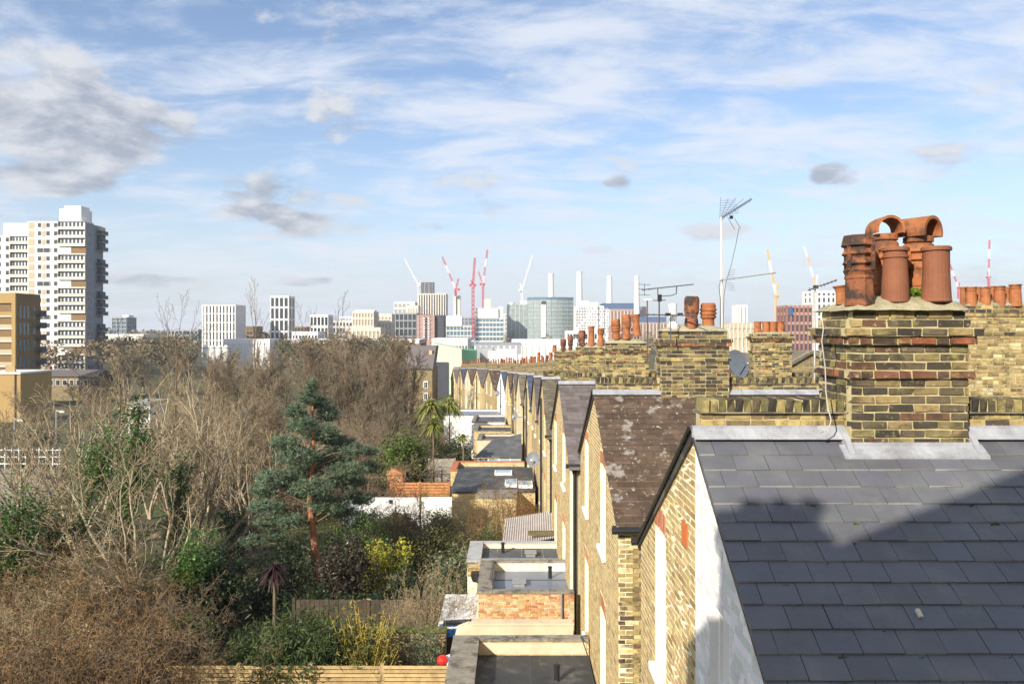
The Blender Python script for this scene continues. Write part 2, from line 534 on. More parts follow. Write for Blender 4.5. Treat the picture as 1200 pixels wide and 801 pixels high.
class Bricks:
    """collects bricks; the ones that show largest become objects, the rest one joined part"""
    def __init__(self, parent, matr, cap=300, name='brick', single=True):
        self.p, self.m, self.cap, self.nm, self.single, self.L = parent, matr, cap, name, single, []

    def add(self, c, size, axis, pal):
        # axis 'x': length runs along x, depth along y;  'y': the other way round
        self.L.append((c, size, axis, pal))

    def finish(self):
        rest = []
        if self.single:
            vis = [b for b in self.L if in_frame(*b[0])]
            rest = [b for b in self.L if not in_frame(*b[0])]
            vis.sort(key=lambda b: (FR @ Vector(b[0])).y)
            rest += vis[self.cap:]
            for c, s, axis, pal in vis[:self.cap]:
                me = random.choice(brick_variants(pal, self.m))
                fpiece(self.nm, me, self.p, c, 0 if axis == 'x' else math.pi / 2, (s[0], s[1], s[2]))
        else:
            rest = self.L
        if rest:
            mb = MB()
            for c, s, axis, pal in rest:
                h = np.array(s) / 2
                ax, ay = ((h[0], 0, 0), (0, h[1], 0)) if axis == 'x' else ((0, h[0], 0), (h[1], 0, 0))
                mb.obox(c, ax, ay, (0, 0, h[2]), pick(pal), 0, .0025, RNG)
            fbuild(mb, 'brickwork', self.m, self.p, kind='stuff')


def lay_row(B, a, b, off, fixed, axis, zc, h, pal, L=.225, face=0.0, dep=.1, joint=.013, headers=True, proud=.004):
    """one course of bricks from a to b; the outer face lies at coordinate `face`, the brick goes `dep` to the far side (sign of dep)"""
    seq = [L, L / 2] if headers else [L]
    x = a - (off % (sum(seq)))
    i = 0
    while x < b - .012:
        w = seq[i % len(seq)]
        i += 1
        x0, x1 = max(x, a), min(x + w, b)
        if x1 - x0 > .03:
            pr = RNG.uniform(-proud, proud)
            cc = face + dep / 2 - math.copysign(pr, dep)
            c = ((x0 + x1) / 2, cc, zc) if axis == 'x' else (cc, (x0 + x1) / 2, zc)
            B.add(c, (x1 - x0 - joint, abs(dep), h - joint), axis, pal if isinstance(pal, str) else random.choice(pal))
        x += w


POT = {
    'plain': [(.0, .0), (.118, .0), (.125, .02), (.120, .06), (.108, .5), (.106, .92), (.122, .925), (.122, .975), (.112, 1.0), (.085, 1.0), (.08, .5)],
    'roll': [(.0, .0), (.115, .0), (.112, .3), (.10, .75), (.10, .80), (.112, .81), (.112, .84), (.10, .85), (.10, .93), (.118, .935), (.118, .985), (.108, 1.0), (.08, 1.0), (.075, .5)],
    'taper': [(.0, .0), (.13, .0), (.125, .15), (.10, .45), (.095, .62), (.12, .68), (.125, .8), (.125, .95), (.11, 1.0), (.08, 1.0), (.075, .6)],
    'bishop': [(.0, .0), (.12, .0), (.115, .22), (.10, .36), (.105, .42), (.125, .5), (.128, .86), (.12, .95), (.10, 1.0), (.07, 1.0), (.065, .6)],
    'flare': [(.0, .0), (.12, .0), (.108, .2), (.092, .65), (.10, .85), (.128, .97), (.128, 1.0), (.10, 1.0), (.08, .6)],
    'barrel': [(.0, .0), (.10, .0), (.098, .35), (.11, .36), (.13, .42), (.13, .47), (.118, .475), (.118, .53), (.135, .535), (.135, .62), (.12, .625), (.12, .68),
               (.135, .685), (.135, .78), (.12, .785), (.12, .83), (.125, .90), (.105, 1.0), (.07, 1.0), (.065, .6)],
    'louvre': [(.0, .0), (.122, .0), (.126, .03), (.118, .10), (.112, .38), (.120, .385), (.120, .42), (.112, .43), (.130, .50), (.105, .53), (.105, .565), (.134, .60),
               (.108, .67), (.108, .70), (.138, .735), (.112, .80), (.112, .83), (.142, .855), (.128, .95), (.118, 1.0), (.085, 1.0), (.08, .6)],
    'hoodbase': [(.0, .0), (.118, .0), (.114, .16), (.120, .17), (.120, .20), (.112, .21), (.112, .36), (.124, .40), (.105, .44), (.105, .48), (.13, .505), (.106, .55),
                 (.106, .58), (.134, .61), (.118, .70), (.10, .72), (.108, .73), (.118, .735), (.118, .80), (.10, .81), (.08, .80), (.075, .5)],
}


def add_pot(parent, x, y, z, h, kind, matr, r=1.0, tilt=None, poly=None, face=0.0, n=22):
    """a clay chimney pot standing at x, y with its base at z"""
    prof = [(a * r, b * h) for a, b in POT[kind if kind != 'hood' else 'hoodbase']]
    mb = MB().lathe(x, y, z, prof, n, (1, 1, 1), tilt=tilt)
    if kind in ('louvre', 'hood'):
        zs = (.50, .86) if kind == 'louvre' else (.40, .64)
        for q in range(4):                   # upright strips that hold the louvres
            a = q * math.pi / 2 + .5
            cx, cy = x + math.cos(a) * .128 * r, y + math.sin(a) * .128 * r
            mb.obox((cx, cy, z + h * sum(zs) / 2), (.014, 0, 0), (0, .014, 0), (0, 0, h * (zs[1] - zs[0]) / 2))
    if kind == 'hood':                      # open barrel hood lying across the top
        R0, R1, hl = .112 * r, .138 * r, .135 * r
        zc = z + h * .85
        ca, sa = math.cos(face), math.sin(face)
        N = 16
        V, F = [], []
        for s in (-hl, hl):
            for rr in (R1, R0):
                for q in range(N + 1):
                    t = -.25 + (math.pi + .5) * q / N
                    lx, lz = rr * math.cos(t), rr * math.sin(t)
                    V.append((x + ca * lx - sa * s, y + sa * lx + ca * s, zc + lz))
        m = N + 1
        for q in range(N):
            F += [(q, q + 1, 2 * m + q + 1, 2 * m + q), (m + q + 1, m + q, 3 * m + q, 3 * m + q + 1),
                  (q + 1, q, m + q, m + q + 1), (2 * m + q, 2 * m + q + 1, 3 * m + q + 1, 3 * m + q)]
        for q in (0, N):
            F.append((q, m + q, 3 * m + q, 2 * m + q))
        mb.add(V, F)
    return fbuild(mb, 'chimney_pot', matr, parent, smooth=False)


def chimney(root, x, w, dep, zb, ztop, spec, single=True, pal='soot', y=0.0, course=.075, cap=300, simple=None):
    """brick stack; spec lists (courses from the top, outset, palette) of the corbelled bands"""
    n = max(3, int(round((ztop - zb) / course)))
    bands = {c: (o, p) for c, o, p in spec}
    core = MB()
    par = None
    if simple is not None:
        for i in range(n):
            o = bands.get(n - 1 - i, (0, None))[0]
            core.box(x - w / 2 - o, x + w / 2 + o, y - dep / 2 - o, y + dep / 2 + o, ztop - (n - i) * course, ztop - (n - i - 1) * course)
        par = fbuild(core, 'chimney_stack', simple, root)
    else:
        for i in range(n):
            o = bands.get(n - 1 - i, (0, None))[0] - .009
            core.box(x - w / 2 - o, x + w / 2 + o, y - dep / 2 - o, y + dep / 2 + o, ztop - (n - i) * course, ztop - (n - i - 1) * course)
        par = fbuild(core, 'chimney_stack', m_mortar, root)
        B = Bricks(par, m_brick, cap, single=single)
        for i in range(n):
            o, p = bands.get(n - 1 - i, (0, None))
            p = p or pal
            zc = ztop - (n - i - .5) * course
            hdr = RNG.random() < .35
            off = (i % 2) * .1125 + RNG.uniform(0, .02)
            a, b = x - w / 2 - o, x + w / 2 + o
            lay_row(B, a, b, off, 0, 'x', zc, course, p, face=y - dep / 2 - o, dep=.1, headers=hdr, proud=.009, joint=.018)
            lay_row(B, a, b, off, 0, 'x', zc, course, p, face=y + dep / 2 + o, dep=-.1, headers=hdr, proud=.009, joint=.018)
            c0, c1 = y - dep / 2 - o + .1, y + dep / 2 + o - .1
            lay_row(B, c0, c1, off, 0, 'y', zc, course, p, face=a, dep=.1, headers=True, proud=.009, joint=.018)
            lay_row(B, c0, c1, off, 0, 'y', zc, course, p, face=b, dep=-.1, headers=True, proud=.009, joint=.018)
        B.finish()
    return par


def flaunching(par, x, w, dep, z, h, y=0.0, matr=None, seed=0, n=18):
    """hump of mortar the pots are bedded in"""
    rng = np.random.default_rng(seed)
    nx, ny = n, 9
    V, F = [], []
    for i in range(nx + 1):
        for j in range(ny + 1):
            a, b = i / nx * 2 - 1, j / ny * 2 - 1
            e = max(abs(a), abs(b))
            hh = h * (1 - e ** 2.0) * rng.uniform(.9, 1.06) + (rng.uniform(-.012, .022) if e < .98 else rng.uniform(-.01, 0))
            V.append((x + a * w / 2, y + b * dep / 2, z + hh + .004))
    for i in range(nx):
        for j in range(ny):
            q = i * (ny + 1) + j
            F.append((q, q + ny + 1, q + ny + 2, q + 1))
    mb = MB().add(V, F)
    return fbuild(mb, 'flaunching', matr or m_flaunch, par, smooth=True)


TILE_VARS = {}


def tile_variants(matr):
    if matr.name not in TILE_VARS:
        L = []
        for q in range(10):
            f = RNG.uniform(.92, 1.08)
            mb = MB().obox((0, 0, 0), (.5, 0, 0), (0, .5, 0), (0, 0, .5), (f, f * RNG.uniform(.97, 1.03), f * RNG.uniform(.95, 1.05)))
            mb.c[0][2] = np.array((3.4, 3.2, 2.75)) * RNG.uniform(.5, 1.2)      # lichened tail edge; its sunlit brightness is put into the colour
            V = mb.v[0]
            V += RNG.uniform(-1, 1, V.shape) * np.array([.006, .006, .12])
            me = mb.mesh('slate_shape')
            me.materials.append(matr)
            L.append(me)
        TILE_VARS[matr.name] = L
    return TILE_VARS[matr.name]


def slope(roof, x0, x1, run, drop, zr, sgn, matr, tw, ex, th=.011, single=True, cap=300, name='slate', first=0.0):
    """one pitch of slates, sgn -1 towards the camera, +1 away from it"""
    Ls = math.hypot(run, drop)
    sy, sz = sgn * run / Ls, -drop / Ls
    ny, nz = sgn * drop / Ls, run / Ls
    nrow = int(math.ceil((Ls - first) / ex))
    tl = ex * 2.05
    dl = th * 2.0 / tl
    L = []
    for j in range(nrow):
        sb = first + (j + 1) * ex + RNG.uniform(-.003, .003)
        xs = x0 - (tw / 2 if j % 2 else 0)
        while xs < x1 - .02:
            a, b = max(xs, x0), min(xs + tw, x1)
            xs += tw
            if b - a < .03: continue
            l2 = min(tl, sb)
            mid = sb - l2 / 2
            hgt = th * 1.6 + RNG.uniform(-.001, .0015)
            L.append(((a + b) / 2, sy * mid + ny * hgt, zr + sz * mid + nz * hgt, b - a - .005, l2))
    vis, rest = [], L
    if single:
        vis = [t for t in L if in_frame(*t[:3])]
        vis.sort(key=lambda t: (FR @ Vector(t[:3])).y)
        rest = [t for t in L if not in_frame(*t[:3])] + vis[cap:]
        vis = vis[:cap]
    ang = math.atan2(sz, sy) if sgn > 0 else math.atan2(-sz, -sy)
    # local y runs down the slope for +1 and up the slope for -1; the tail is lifted by dl
    rx = ang + (dl if sgn > 0 else -dl)
    V = tile_variants(matr)
    for x, y, z, w, l in vis:
        fpiece(name, random.choice(V), roof, (x, y, z), RNG.uniform(-.004, .004), (w, l, th), rx + RNG.uniform(-.002, .002))
    if rest:
        mb = MB()
        c, s = math.cos(rx), math.sin(rx)
        for x, y, z, w, l in rest:
            f = RNG.uniform(.75, 1.25)
            mb.obox((x, y, z), (w / 2, 0, 0), (0, c * l / 2, s * l / 2), (0, -s * th / 2, c * th / 2), (f, f, f))
        fbuild(mb, 'slates', matr, roof, kind='stuff')


def gable_bands(rn, rf, zb, zen, zef, zr, ops):
    """polygons (y, z) of a gable wall with rectangular openings"""
    lo = lambda z: -rn if z <= zen else -rn * (zr - z) / (zr - zen)
    hi = lambda z: rf if z <= zef else rf * (zr - z) / (zr - zef)
    zs = sorted({zb, zen, zef, zr} | {o[2] for o in ops} | {o[3] for o in ops})
    zs = [z for z in zs if zb <= z <= zr]
    P = []
    for z0, z1 in zip(zs[:-1], zs[1:]):
        if z1 - z0 < 1e-5: continue
        zm = (z0 + z1) / 2
        cut = sorted((o[0], o[1]) for o in ops if o[2] < zm < o[3])
        L0, L1 = lo(z0), lo(z1)
        for a, b in cut + [(None, None)]:
            R0, R1 = (a, a) if a is not None else (hi(z0), hi(z1))
            P.append([(L0, z0), (R0, z0), (R1, z1), (L1, z1)])
            L0 = L1 = b
    return P, lo, hi


def window(root, y0, y1, z0, z1, blind=True, sill=True, arch=False, near=False, xface=0.0, mframe=None):
    """sash window in a wall that faces -x"""
    w, h = y1 - y0, z1 - z0
    f = .055
    fr = MB()
    xa, xb = xface + .075, xface + .135
    fr.box(xa, xb, y0, y0 + f, z0, z1).box(xa, xb, y1 - f, y1, z0, z1)
    fr.box(xa, xb, y0 + f, y1 - f, z0, z0 + f * 1.4).box(xa, xb, y0 + f, y1 - f, z1 - f, z1)
    zm = z0 + h * .5
    fr.box(xa + .004, xb - .004, y0 + f, y1 - f, zm - .025, zm + .025)
    if near:
        ym = (y0 + y1) / 2
        fr.box(xa + .01, xb - .01, ym - .012, ym + .012, z0 + f * 1.4, zm - .025)
        fr.box(xa + .01, xb - .01, ym - .012, ym + .012, zm + .025, z1 - f)
    fo = fbuild(fr, 'window', mframe or m_upvc, root)
    fbuild(MB().box(xa + .022, xa + .03, y0 + f, y1 - f, z0 + f, z1 - f), 'pane', m_pane_light if blind else m_pane, fo)
    if sill:
        fbuild(MB().box(xface - .07, xface + .075, y0 - .06, y1 + .06, z0 - .09, z0 - .004), 'sill', m_upvc, fo)
    if arch:
        B = Bricks(fo, m_brick_clean, 40, name='arch_brick', single=near)
        n = max(4, int(w / .075))
        for i in range(n):
            yy = y0 + (i + .5) * w / n
            rise = .045 * (1 - ((i + .5) / n * 2 - 1) ** 2)
            B.add((xface + .045, yy, z1 + .11 + rise), (.068, .1, .225), 'y', 'arch')
        B.finish()


m_pane_light = mat('pane_with_blind', (.74, .73, .70), .12, .12, 1.2, 0, spec=.6)


def house(k, u, v, dr, psi, rn, rf, drop_n, drop_f, rm, label, depth=9.0, detail=0, wins=(), tile=(.25, .2), chim=None, chim2=None,
          parapet=True, wallm=None, dbase=None, white=None, gutter=False, pipe=None, flash=True):
    """one pair of terraced houses under a single gable that faces the gardens"""
    set_frame(v, u, psi)
    zr = CZ - dr
    zb = gz(v, u) - .3
    zen, zef = zr - drop_n, zr - drop_f
    root = thing('terraced_house', label, 'house', (v, u, gz(v, u)), 'terraced houses of the brick row')
    D = depth
    # ---- garden-side gable wall
    ops = [tuple(w[:4]) for w in wins]
    P, lo, hi = gable_bands(rn, rf, zb, zen, zef, zr - .02, ops)
    th = .22
    inset = .003 if detail else 0.0
    mb, mw = MB(), MB()
    for poly in P:
        if poly[1][0] - poly[0][0] < .001 and poly[2][0] - poly[3][0] < .001: continue
        if detail and white and max(p[0] for p in poly) > 0 and min(p[0] for p in poly) < 0:
            # split the wall at the party line: brick beyond, white paint this side
            for side in (-1, 1):
                q = [(min(p[0], 0) if side < 0 else max(p[0], 0), p[1]) for p in poly]
                (mw if side < 0 else mb).prism([(inset, a, z) for a, z in q], (th, 0, 0))
        elif white and max(p[0] for p in poly) <= 0.001:
            mw.prism([(inset, a, z) for a, z in poly], (th, 0, 0))
        else:
            mb.prism([(inset, a, z) for a, z in poly], (th, 0, 0))
    wall = fbuild(mb, 'rear_wall', m_mortar_clean if detail else (wallm or mw_stock), root)
    wwall = None
    if mw.v: wwall = fbuild(mw, 'painted_wall', m_whitebrick, root, label='white painted half of the brick gable')
    if detail:
        B = Bricks(wall, m_brick_clean, 300, single=detail == 2)
        Bw = Bricks(wwall, m_whitebrick, 0, single=False) if wwall else None
        keep = [(a, b, c, d + (.27 if w[4] else 0)) for w, (a, b, c, d) in zip(wins, ops)]
        zz = zb
        i = 0
        while zz < zr - .06:
            zc = zz + .0375
            if zc > CZ - 5.6 - u * .16:         # nothing lower is ever in view here
                cuts = sorted((o[0], o[1]) for o in keep if o[2] < zc < o[3])
                L0 = lo(zz + .075) + .01
                spans = []
                for a, b in cuts:
                    spans.append((L0, a)); L0 = b
                spans.append((L0, hi(zz + .075) - .01))
                for a, b in spans:
                    if white:
                        if a < 0: lay_row(Bw, a, min(b, 0), (i % 2) * .17, 0, 'y', zc, .075, 'white', face=0, dep=.1, proud=.003, joint=.008)
                        a = max(a, 0)
                    if b - a > .03: lay_row(B, a, b, (i % 2) * .169, 0, 'y', zc, .075, 'wall', face=0, dep=.1, proud=.0012, joint=.016)
            zz += .075
            i += 1
        B.finish()
        if Bw: Bw.finish()
    # ---- walls along the side passages
    for yy, s, ze in ((-rn, -1, zen), (rf, 1, zef)):
        near = s < 0 and detail
        mb = MB()
        if near: mb.box(.008 + th + .003, D, -rn + .010, -rn + .22, zb, ze - .02).box(.012, .008 + th + .003, -rn + .010, -rn + .06, zb, ze - .06)
        else: mb.box(th + .012, D, min(yy, yy - s * .2), max(yy, yy - s * .2), zb, ze - .02)
        sw = fbuild(mb, 'side_wall', m_mortar if near else (wallm or mw_stock), root)
        if near and k == 1:
            B = Bricks(sw, m_brick, 300, single=True)
            zz, i = ze - .12, 0
            while zz > zb and zz > CZ - 6.4:
                lay_row(B, -.004 if i % 2 else .012, .9, (i % 2) * .1125, 0, 'x', zz, .075, ('stock', 'stock', 'mix'), face=-rn, dep=.06, headers=False, proud=.012)
                zz -= .075; i += 1
            B.finish()
    front = MB().prism([(D - th, a, z) for a, z in ((-rn + .22, zb), (rf - .22, zb), (rf - .22, zef), (0, zr - .1), (-rn + .22, zen))], (th, 0, 0))
    fbuild(front, 'front_wall', wallm or mw_stock, root)
    # ---- roof
    deck = MB()
    deck.prism([(-.03, 0, zr - .012), (-.03, -rn - .06, zen - .012 - .06 * drop_n / rn), (-.03, -rn - .06, zen - .1), (-.03, 0, zr - .1)], (D + .1, 0, 0))
    deck.prism([(-.03, 0, zr - .012), (-.03, 0, zr - .1), (-.03, rf + .06, zef - .1), (-.03, rf + .06, zef - .012 - .06 * drop_f / rf)], (D + .1, 0, 0))
    roof = fbuild(deck, 'roof', m_felt_dark, root)
    slope(roof, -.05, D + .05, rn + .1, drop_n * (rn + .1) / rn, zr, -1, rm, tile[0], tile[1], single=detail > 0, cap=300, th=.015 if k == 0 else .011)
    slope(roof, -.05, D + .05, rf + .1, drop_f * (rf + .1) / rf, zr, 1, rm, tile[0] * 2, tile[1], single=False)
    vs = MB().prism([(-.07, .02, zr + .016), (-.07, rf + .08, zef - .08 * drop_f / rf + .016), (-.07, rf + .08, zef - .08 * drop_f / rf - .022), (-.07, .02, zr - .022)], (.022, 0, 0))
    fbuild(vs, 'verge_strip', m_black, roof)
    # ---- party wall standing up through the ridge, with lead flashing at its foot
    if parapet:
        pm = MB().box(.03, D, -.106, .106, zr - .12, zr + .155).box(.03, D, -.119, .119, zr + .168, zr + .272)
        pw = fbuild(pm, 'party_wall', m_mortar if detail else mw_dark, root)
        if detail or k <= 3:
            B = Bricks(pw, m_brick, 300, single=detail > 0)
            cx = (chim[0] - chim[1] / 2, chim[0] + chim[1] / 2) if chim else (99, 99)
            for i in range(2):
                for a, b in ((.02, min(cx[0], D)), (cx[1], D)):
                    if b - a > .05: lay_row(B, a, b, i * .11, 0, 'x', zr + .06 + i * .075, .075, 'mix', face=-.112, dep=.06, headers=i == 1, proud=.005)
            if k <= 2: fbuild(MB().box(.01, D, -.15, .15, zr + .156, zr + .168), 'tile_creasing', m_coping, pw)
            x = .02
            while x < D:
                if not cx[0] - .02 < x + .04 < cx[1] + .02:
                    B.add((x + .0375, RNG.uniform(-.006, .006), zr + .222 + RNG.uniform(-.005, .005)), (.058, .272, .115), 'x', 'coping')
                x += .076
            B.finish()
        if flash:
            fl = MB()
            sn, cs = drop_n / math.hypot(rn, drop_n), rn / math.hypot(rn, drop_n)
            x = -.06
            while x < D:
                x2 = min(x + 1.5, D)
                fl.prism([(x, -.11, zr + .025), (x, -.128, zr + .028), (x, -.128 - .13 * cs, zr + .028 - .02 - .13 * sn), (x, -.11 - .13 * cs, zr + .0 - .13 * sn)], (x2 - x - .008, 0, 0))
                fl.box(x, x2 - .008, -.135, -.108, zr - .06, zr + .045)
                x = x2
            fbuild(fl, 'lead_flashing', m_lead, root)
    # ---- gutter and downpipe
    if gutter:
        g = MB().tube([(-.12, -rn - .12, zen - .06), (D, -rn - .12, zen - .06)], .058, 10)
        go = fbuild(g, 'gutter', m_black, root)
        fbuild(MB().box(-.1, D, -rn - .06, -rn - .005, zen - .1, zen - .01), 'fascia', m_black, go)
    if pipe is not None:
        fbuild(MB().tube([(pipe, -rn - .06, zen - .1), (pipe, -rn - .06, zb)], .042, 8).lathe(pipe, -rn - .06, zen - .3, [(.0, 0), (.05, 0), (.09, .14), (.09, .22), (0, .22)], 8),
               'downpipe', m_black, root)
    if k >= 3 and k % 2 == 1:
        fbuild(MB().tube([(-.07, .12, zr - .9), (-.07, .12, zb)], .045, 8).tube([(-.07, .12, zr - 3.6), (-.07, -.7, zr - 3.9)], .03, 6), 'soil_pipe', m_black, root)
    for w in wins:
        window(root, *w[:4], blind=w[5] if len(w) > 5 else True, arch=w[4], near=detail == 2)
    return root


# profile of the row: distance, garden wall line, ridge below the eye
ROW = [(7.05, 1.684, .917), (15.6, 1.684, 1.265), (24.2, 1.50, 1.67), (32.8, 1.31, 2.08), (41.4, 1.20, 2.55), (50.0, 1.0, 2.94), (58.5, .52, 3.4),
       (67, .15, 3.83), (75.6, -.42, 4.28), (84, -1.2, 4.62), (92.7, -2.8, 4.94), (101, -4.6, 5.25), (110, -6.35, 5.65), (118.5, -8.0, 6.1), (127, -9.7, 6.6)]
ROOFS = [m_slate, m_tile_brown, m_tile_grey, m_tile_moss, m_tile_grey, m_tile_blue, m_tile_moss, m_tile_grey, m_tile_brown, m_tile_blue, m_tile_brown,
         m_tile_grey, m_tile_brown, m_tile_blue, m_tile_grey]
HLAB = ['gable house half bare brick half white paint under dark grey slates',
        'brick gable house with lichen-spotted brown roof and black gutter',
        'brick gable house with narrow grey-brown slate roof beyond the lichen-spotted roof',
        'brick gable house with mossy roof fourth along the terrace',
        'brick gable house with grey-brown slates fifth along the terrace',
        'brick gable house with blue slates sixth along the terrace',
        'brick gable house with mossy slates seventh along the terrace',
        'brick gable house with grey-brown slates eighth along the terrace',
        'brick gable house with brown roof ninth along the terrace',
        'brick gable house with blue slates tenth along the terrace',
        'brick gable house with brown roof eleventh along the terrace',
        'brick gable house with grey roof twelfth along the terrace',
        'brick gable house with brown roof thirteenth along the terrace',
        'brick gable house with blue slates second from the terrace end',
        'brick gable house with grey roof closing the far terrace end']

HOUSES = []
for k, (u, v, dr) in enumerate(ROW):
    zr = CZ - dr
    if k == 0: psi = 0.0
    else:
        a, b = ROW[max(0, k - 1)], ROW[min(len(ROW) - 1, k + 1)]
        psi = math.atan2(b[1] - a[1], b[0] - a[0]) if k > 1 else 0.0
    H = {}
    if k == 0:
        rn, rf, dn, df = 3.2, 2.99, 2.13, 1.86
        wins = [(1.35, 1.98, CZ - 3.92, CZ - 2.30, True), (-1.12, -.50, CZ - 3.75, CZ - 2.28, False)]
        H = dict(detail=2, wins=wins, tile=(.282, .192), white=True, chim=(1.84, 1.05), gutter=False)
    elif k == 1:
        rn, rf, dn, df = 3.47, 3.3, 1.83, 1.75
        wins = []
        for yc in (-1.35, 1.75):
            wins.append((yc - .40, yc + .40, CZ - 4.10, CZ - 2.55, True))
            wins.append((yc - .40, yc + .40, CZ - 7.0, CZ - 5.25, True))
        H = dict(detail=1, wins=wins, tile=(.30, .17), chim=(1.98, 1.37), gutter=True, pipe=None)
    else:
        rn, rf, dn, df = 3.35, 3.35, 1.98, 1.9
        wins = []
        for yc in (-1.5, 1.6):
            wins.append((yc - .42, yc + .42, zr - 2.95, zr - 1.45, k < 4))
            wins.append((yc - .42, yc + .42, zr - 5.75, zr - 4.1, k < 4))
        H = dict(detail=1 if k == 2 else 0, wins=wins, tile=(.30, .2), chim=(2.0, 1.34), gutter=k < 8, pipe=.12 if k < 9 else None, wallm={4: mw_stock2, 6: mw_pale, 7: mw_stock2, 9: m_whitebrick, 10: mw_stock2, 12: mw_pale, 13: mw_stock2}.get(k, mw_stock))
    if k == 2: H['detail'] = 1
    root = house(k, u, v, dr, psi, rn, rf, dn, df, ROOFS[k], HLAB[k], **H)
    HOUSES.append(root)

# ---- near chimney: every brick its own piece
set_frame(ROW[0][1], ROW[0][0], 0)
zr0 = CZ - ROW[0][2]
CH_Y = 0.0
ch = chimney(HOUSES[0], 1.84, 1.05, .72, zr0 - .22, CZ + .16, [(0, -.02, 'soot'), (1, .01, 'soot'), (2, .085, 'soot'), (3, .05, 'red'), (7, .035, 'red')], pal='soot', cap=300, y=.11)
flaunching(ch, 1.84, 1.13, .84, CZ + .165, .15, seed=3, y=.11)
lf = MB()
zf = zr0 - .27
lf.prism([(1.84 - .63, -.255, zr0 - .105), (1.84 - .63, -.385, zr0 - .191), (1.84 - .63, -.385, zr0 - .245), (1.84 - .63, -.255, zr0 - .155)], (1.26, 0, 0))
lf.prism([(1.84 - .56, -.262, zr0 - .20), (1.84 - .56, -.262, zr0 - .085), (1.84 + .56, -.262, zr0 - .085), (1.84 + .56, -.262, zr0 - .20)], (0, -.012, 0))
for s in (-1, 1):
    xx = 1.84 + s * .535
    lf.prism([(xx, -.37, zr0 - .25), (xx, -.10, zr0 - .06), (xx, -.10, zr0 + .06), (xx, -.27, zr0 - .06), (xx, -.37, zr0 - .165)], (s * .05, 0, 0))
fbuild(lf, 'lead_apron', m_lead, ch)


def pot_px(par, hx, u, xc, yt, yb, wpx, kind, matr, frame, **kw):
    """place a pot by its photo pixels at distance u"""
    set_frame(frame[1], frame[0], 0)
    wx = X_(xc, u) - frame[1]
    zt, zb_ = Z_(yt, u), Z_(yb, u)
    R = {'plain': .122, 'roll': .118, 'taper': .13, 'bishop': .128, 'flare': .128, 'barrel': .135, 'louvre': .142, 'hood': .138}[kind]
    r = wpx * u / FPX / 2 / R
    h = zt - zb_
    if kind == 'hood': h = h / (.85 + .138 * r / h) if h else h
    return add_pot(par, wx, u - frame[0], zb_ - .03, h + .03, kind, matr, r, **kw)


FR0 = ROW[0]
pot_px(ch, 0, 6.90, 1007, 276, 354, 40, 'louvre', m_terra_soot, FR0, tilt=(0, -.02), n=8)
pot_px(ch, 0, 7.17, 1037, 254, 347, 33, 'hood', m_terra, FR0, face=-.06)
pot_px(ch, 0, 6.92, 1049, 290, 350, 31, 'roll', m_terra_clean, FR0)
pot_px(ch, 0, 7.17, 1076, 255, 347, 38, 'hood', m_terra, FR0, face=.55)
pot_px(ch, 0, 6.90, 1097, 289, 350, 33, 'plain', m_terra_clean, FR0)
pot_px(ch, 0, 7.25, 988, 334, 352, 18, 'flare', m_terra, FR0, tilt=(0, -.15))
# a tuft of weed between the pots
wd = MB()
for q in range(160):
    p = np.array([X_(1072, 7.0) - FR0[1] + RNG.normal(0, .035), 7.0 - FR0[0] + RNG.normal(0, .03), CZ + .31 + RNG.uniform(0, .05)])
    a = RNG.normal(0, .012, 3); b = RNG.normal(0, .012, 3)
    wd.add([p - a, p + b, p + a, p - b], [(0, 1, 2, 3)])
m_weed = mat('weed_leaf', (.15, .26, .03), .6, .3, 30, 0, trans=.3)
fbuild(wd, 'weed_tuft', m_weed, ch, label='small green weed growing between the pots', kind='stuff')

# ---- second chimney
BANDS = [(0, -.03, 'soot'), (1, -.03, 'soot'), (2, .06, 'soot'), (3, .04, 'red'), (7, .025, 'mix')]


def stack(k, off, w, dep, yt, single, pal, simple=None, dy=0.0, fl=.14, cap=220):
    u, v, dr = ROW[k]
    set_frame(v, u, 0)
    zt = Z_(yt, u)
    c = chimney(HOUSES[k], off, w, dep, CZ - dr - .3, zt, BANDS, single=single, pal=pal, cap=cap, simple=simple, y=dy)
    flaunching(c, off, w + .02, dep, zt + .004, fl, y=dy, seed=k, n=10)
    return c


c2 = stack(1, 1.98, 1.37, .52, 388, True, 'soot', cap=300)
FR1 = ROW[1]
pot_px(c2, 0, 15.5, 810, 347, 383, 17.5, 'bishop', m_terra_soot, FR1, tilt=(0, .02))
pot_px(c2, 0, 15.6, 830, 355, 382, 19, 'barrel', m_terra, FR1)
c3 = stack(2, 2.1, 1.34, .5, 402, True, 'mix', cap=300)
FR2 = ROW[2]
for xc, yt, yb, w, kd, mm, t in ((722, 374, 396, 11.5, 'barrel', m_terra, -.03), (734, 368.5, 396, 11, 'bishop', m_terra, .0), (746.5, 368, 393, 11, 'flare', m_terra, -.07)):
    pot_px(c3, 0, 24.1, xc, yt, yb, w, kd, mm, FR2, tilt=(0, t))
c4 = stack(3, 2.05, 1.34, .5, 407, False, 'mix')
for xc, yt, yb, w, kd, mm in ((682, 387, 406, 8.5, 'bishop', m_terra_soot), (693, 382, 404, 8, 'plain', m_terra), (704, 384, 405, 8, 'taper', m_terra)):
    pot_px(c4, 0, 32.7, xc, yt, yb, w, kd, mm, ROW[3])
c5 = stack(4, 1.75, 1.3, .5, 412, False, 'mix')
for xc, yt, yb, w, kd, mm in ((660, 397, 411, 7, 'bishop', m_terra_soot), (668.5, 393, 411, 6.5, 'barrel', m_terra_soot), (650, 404, 412, 5, 'plain', m_terra)):
    pot_px(c5, 0, 41.3, xc, yt, yb, w, kd, mm, ROW[4])
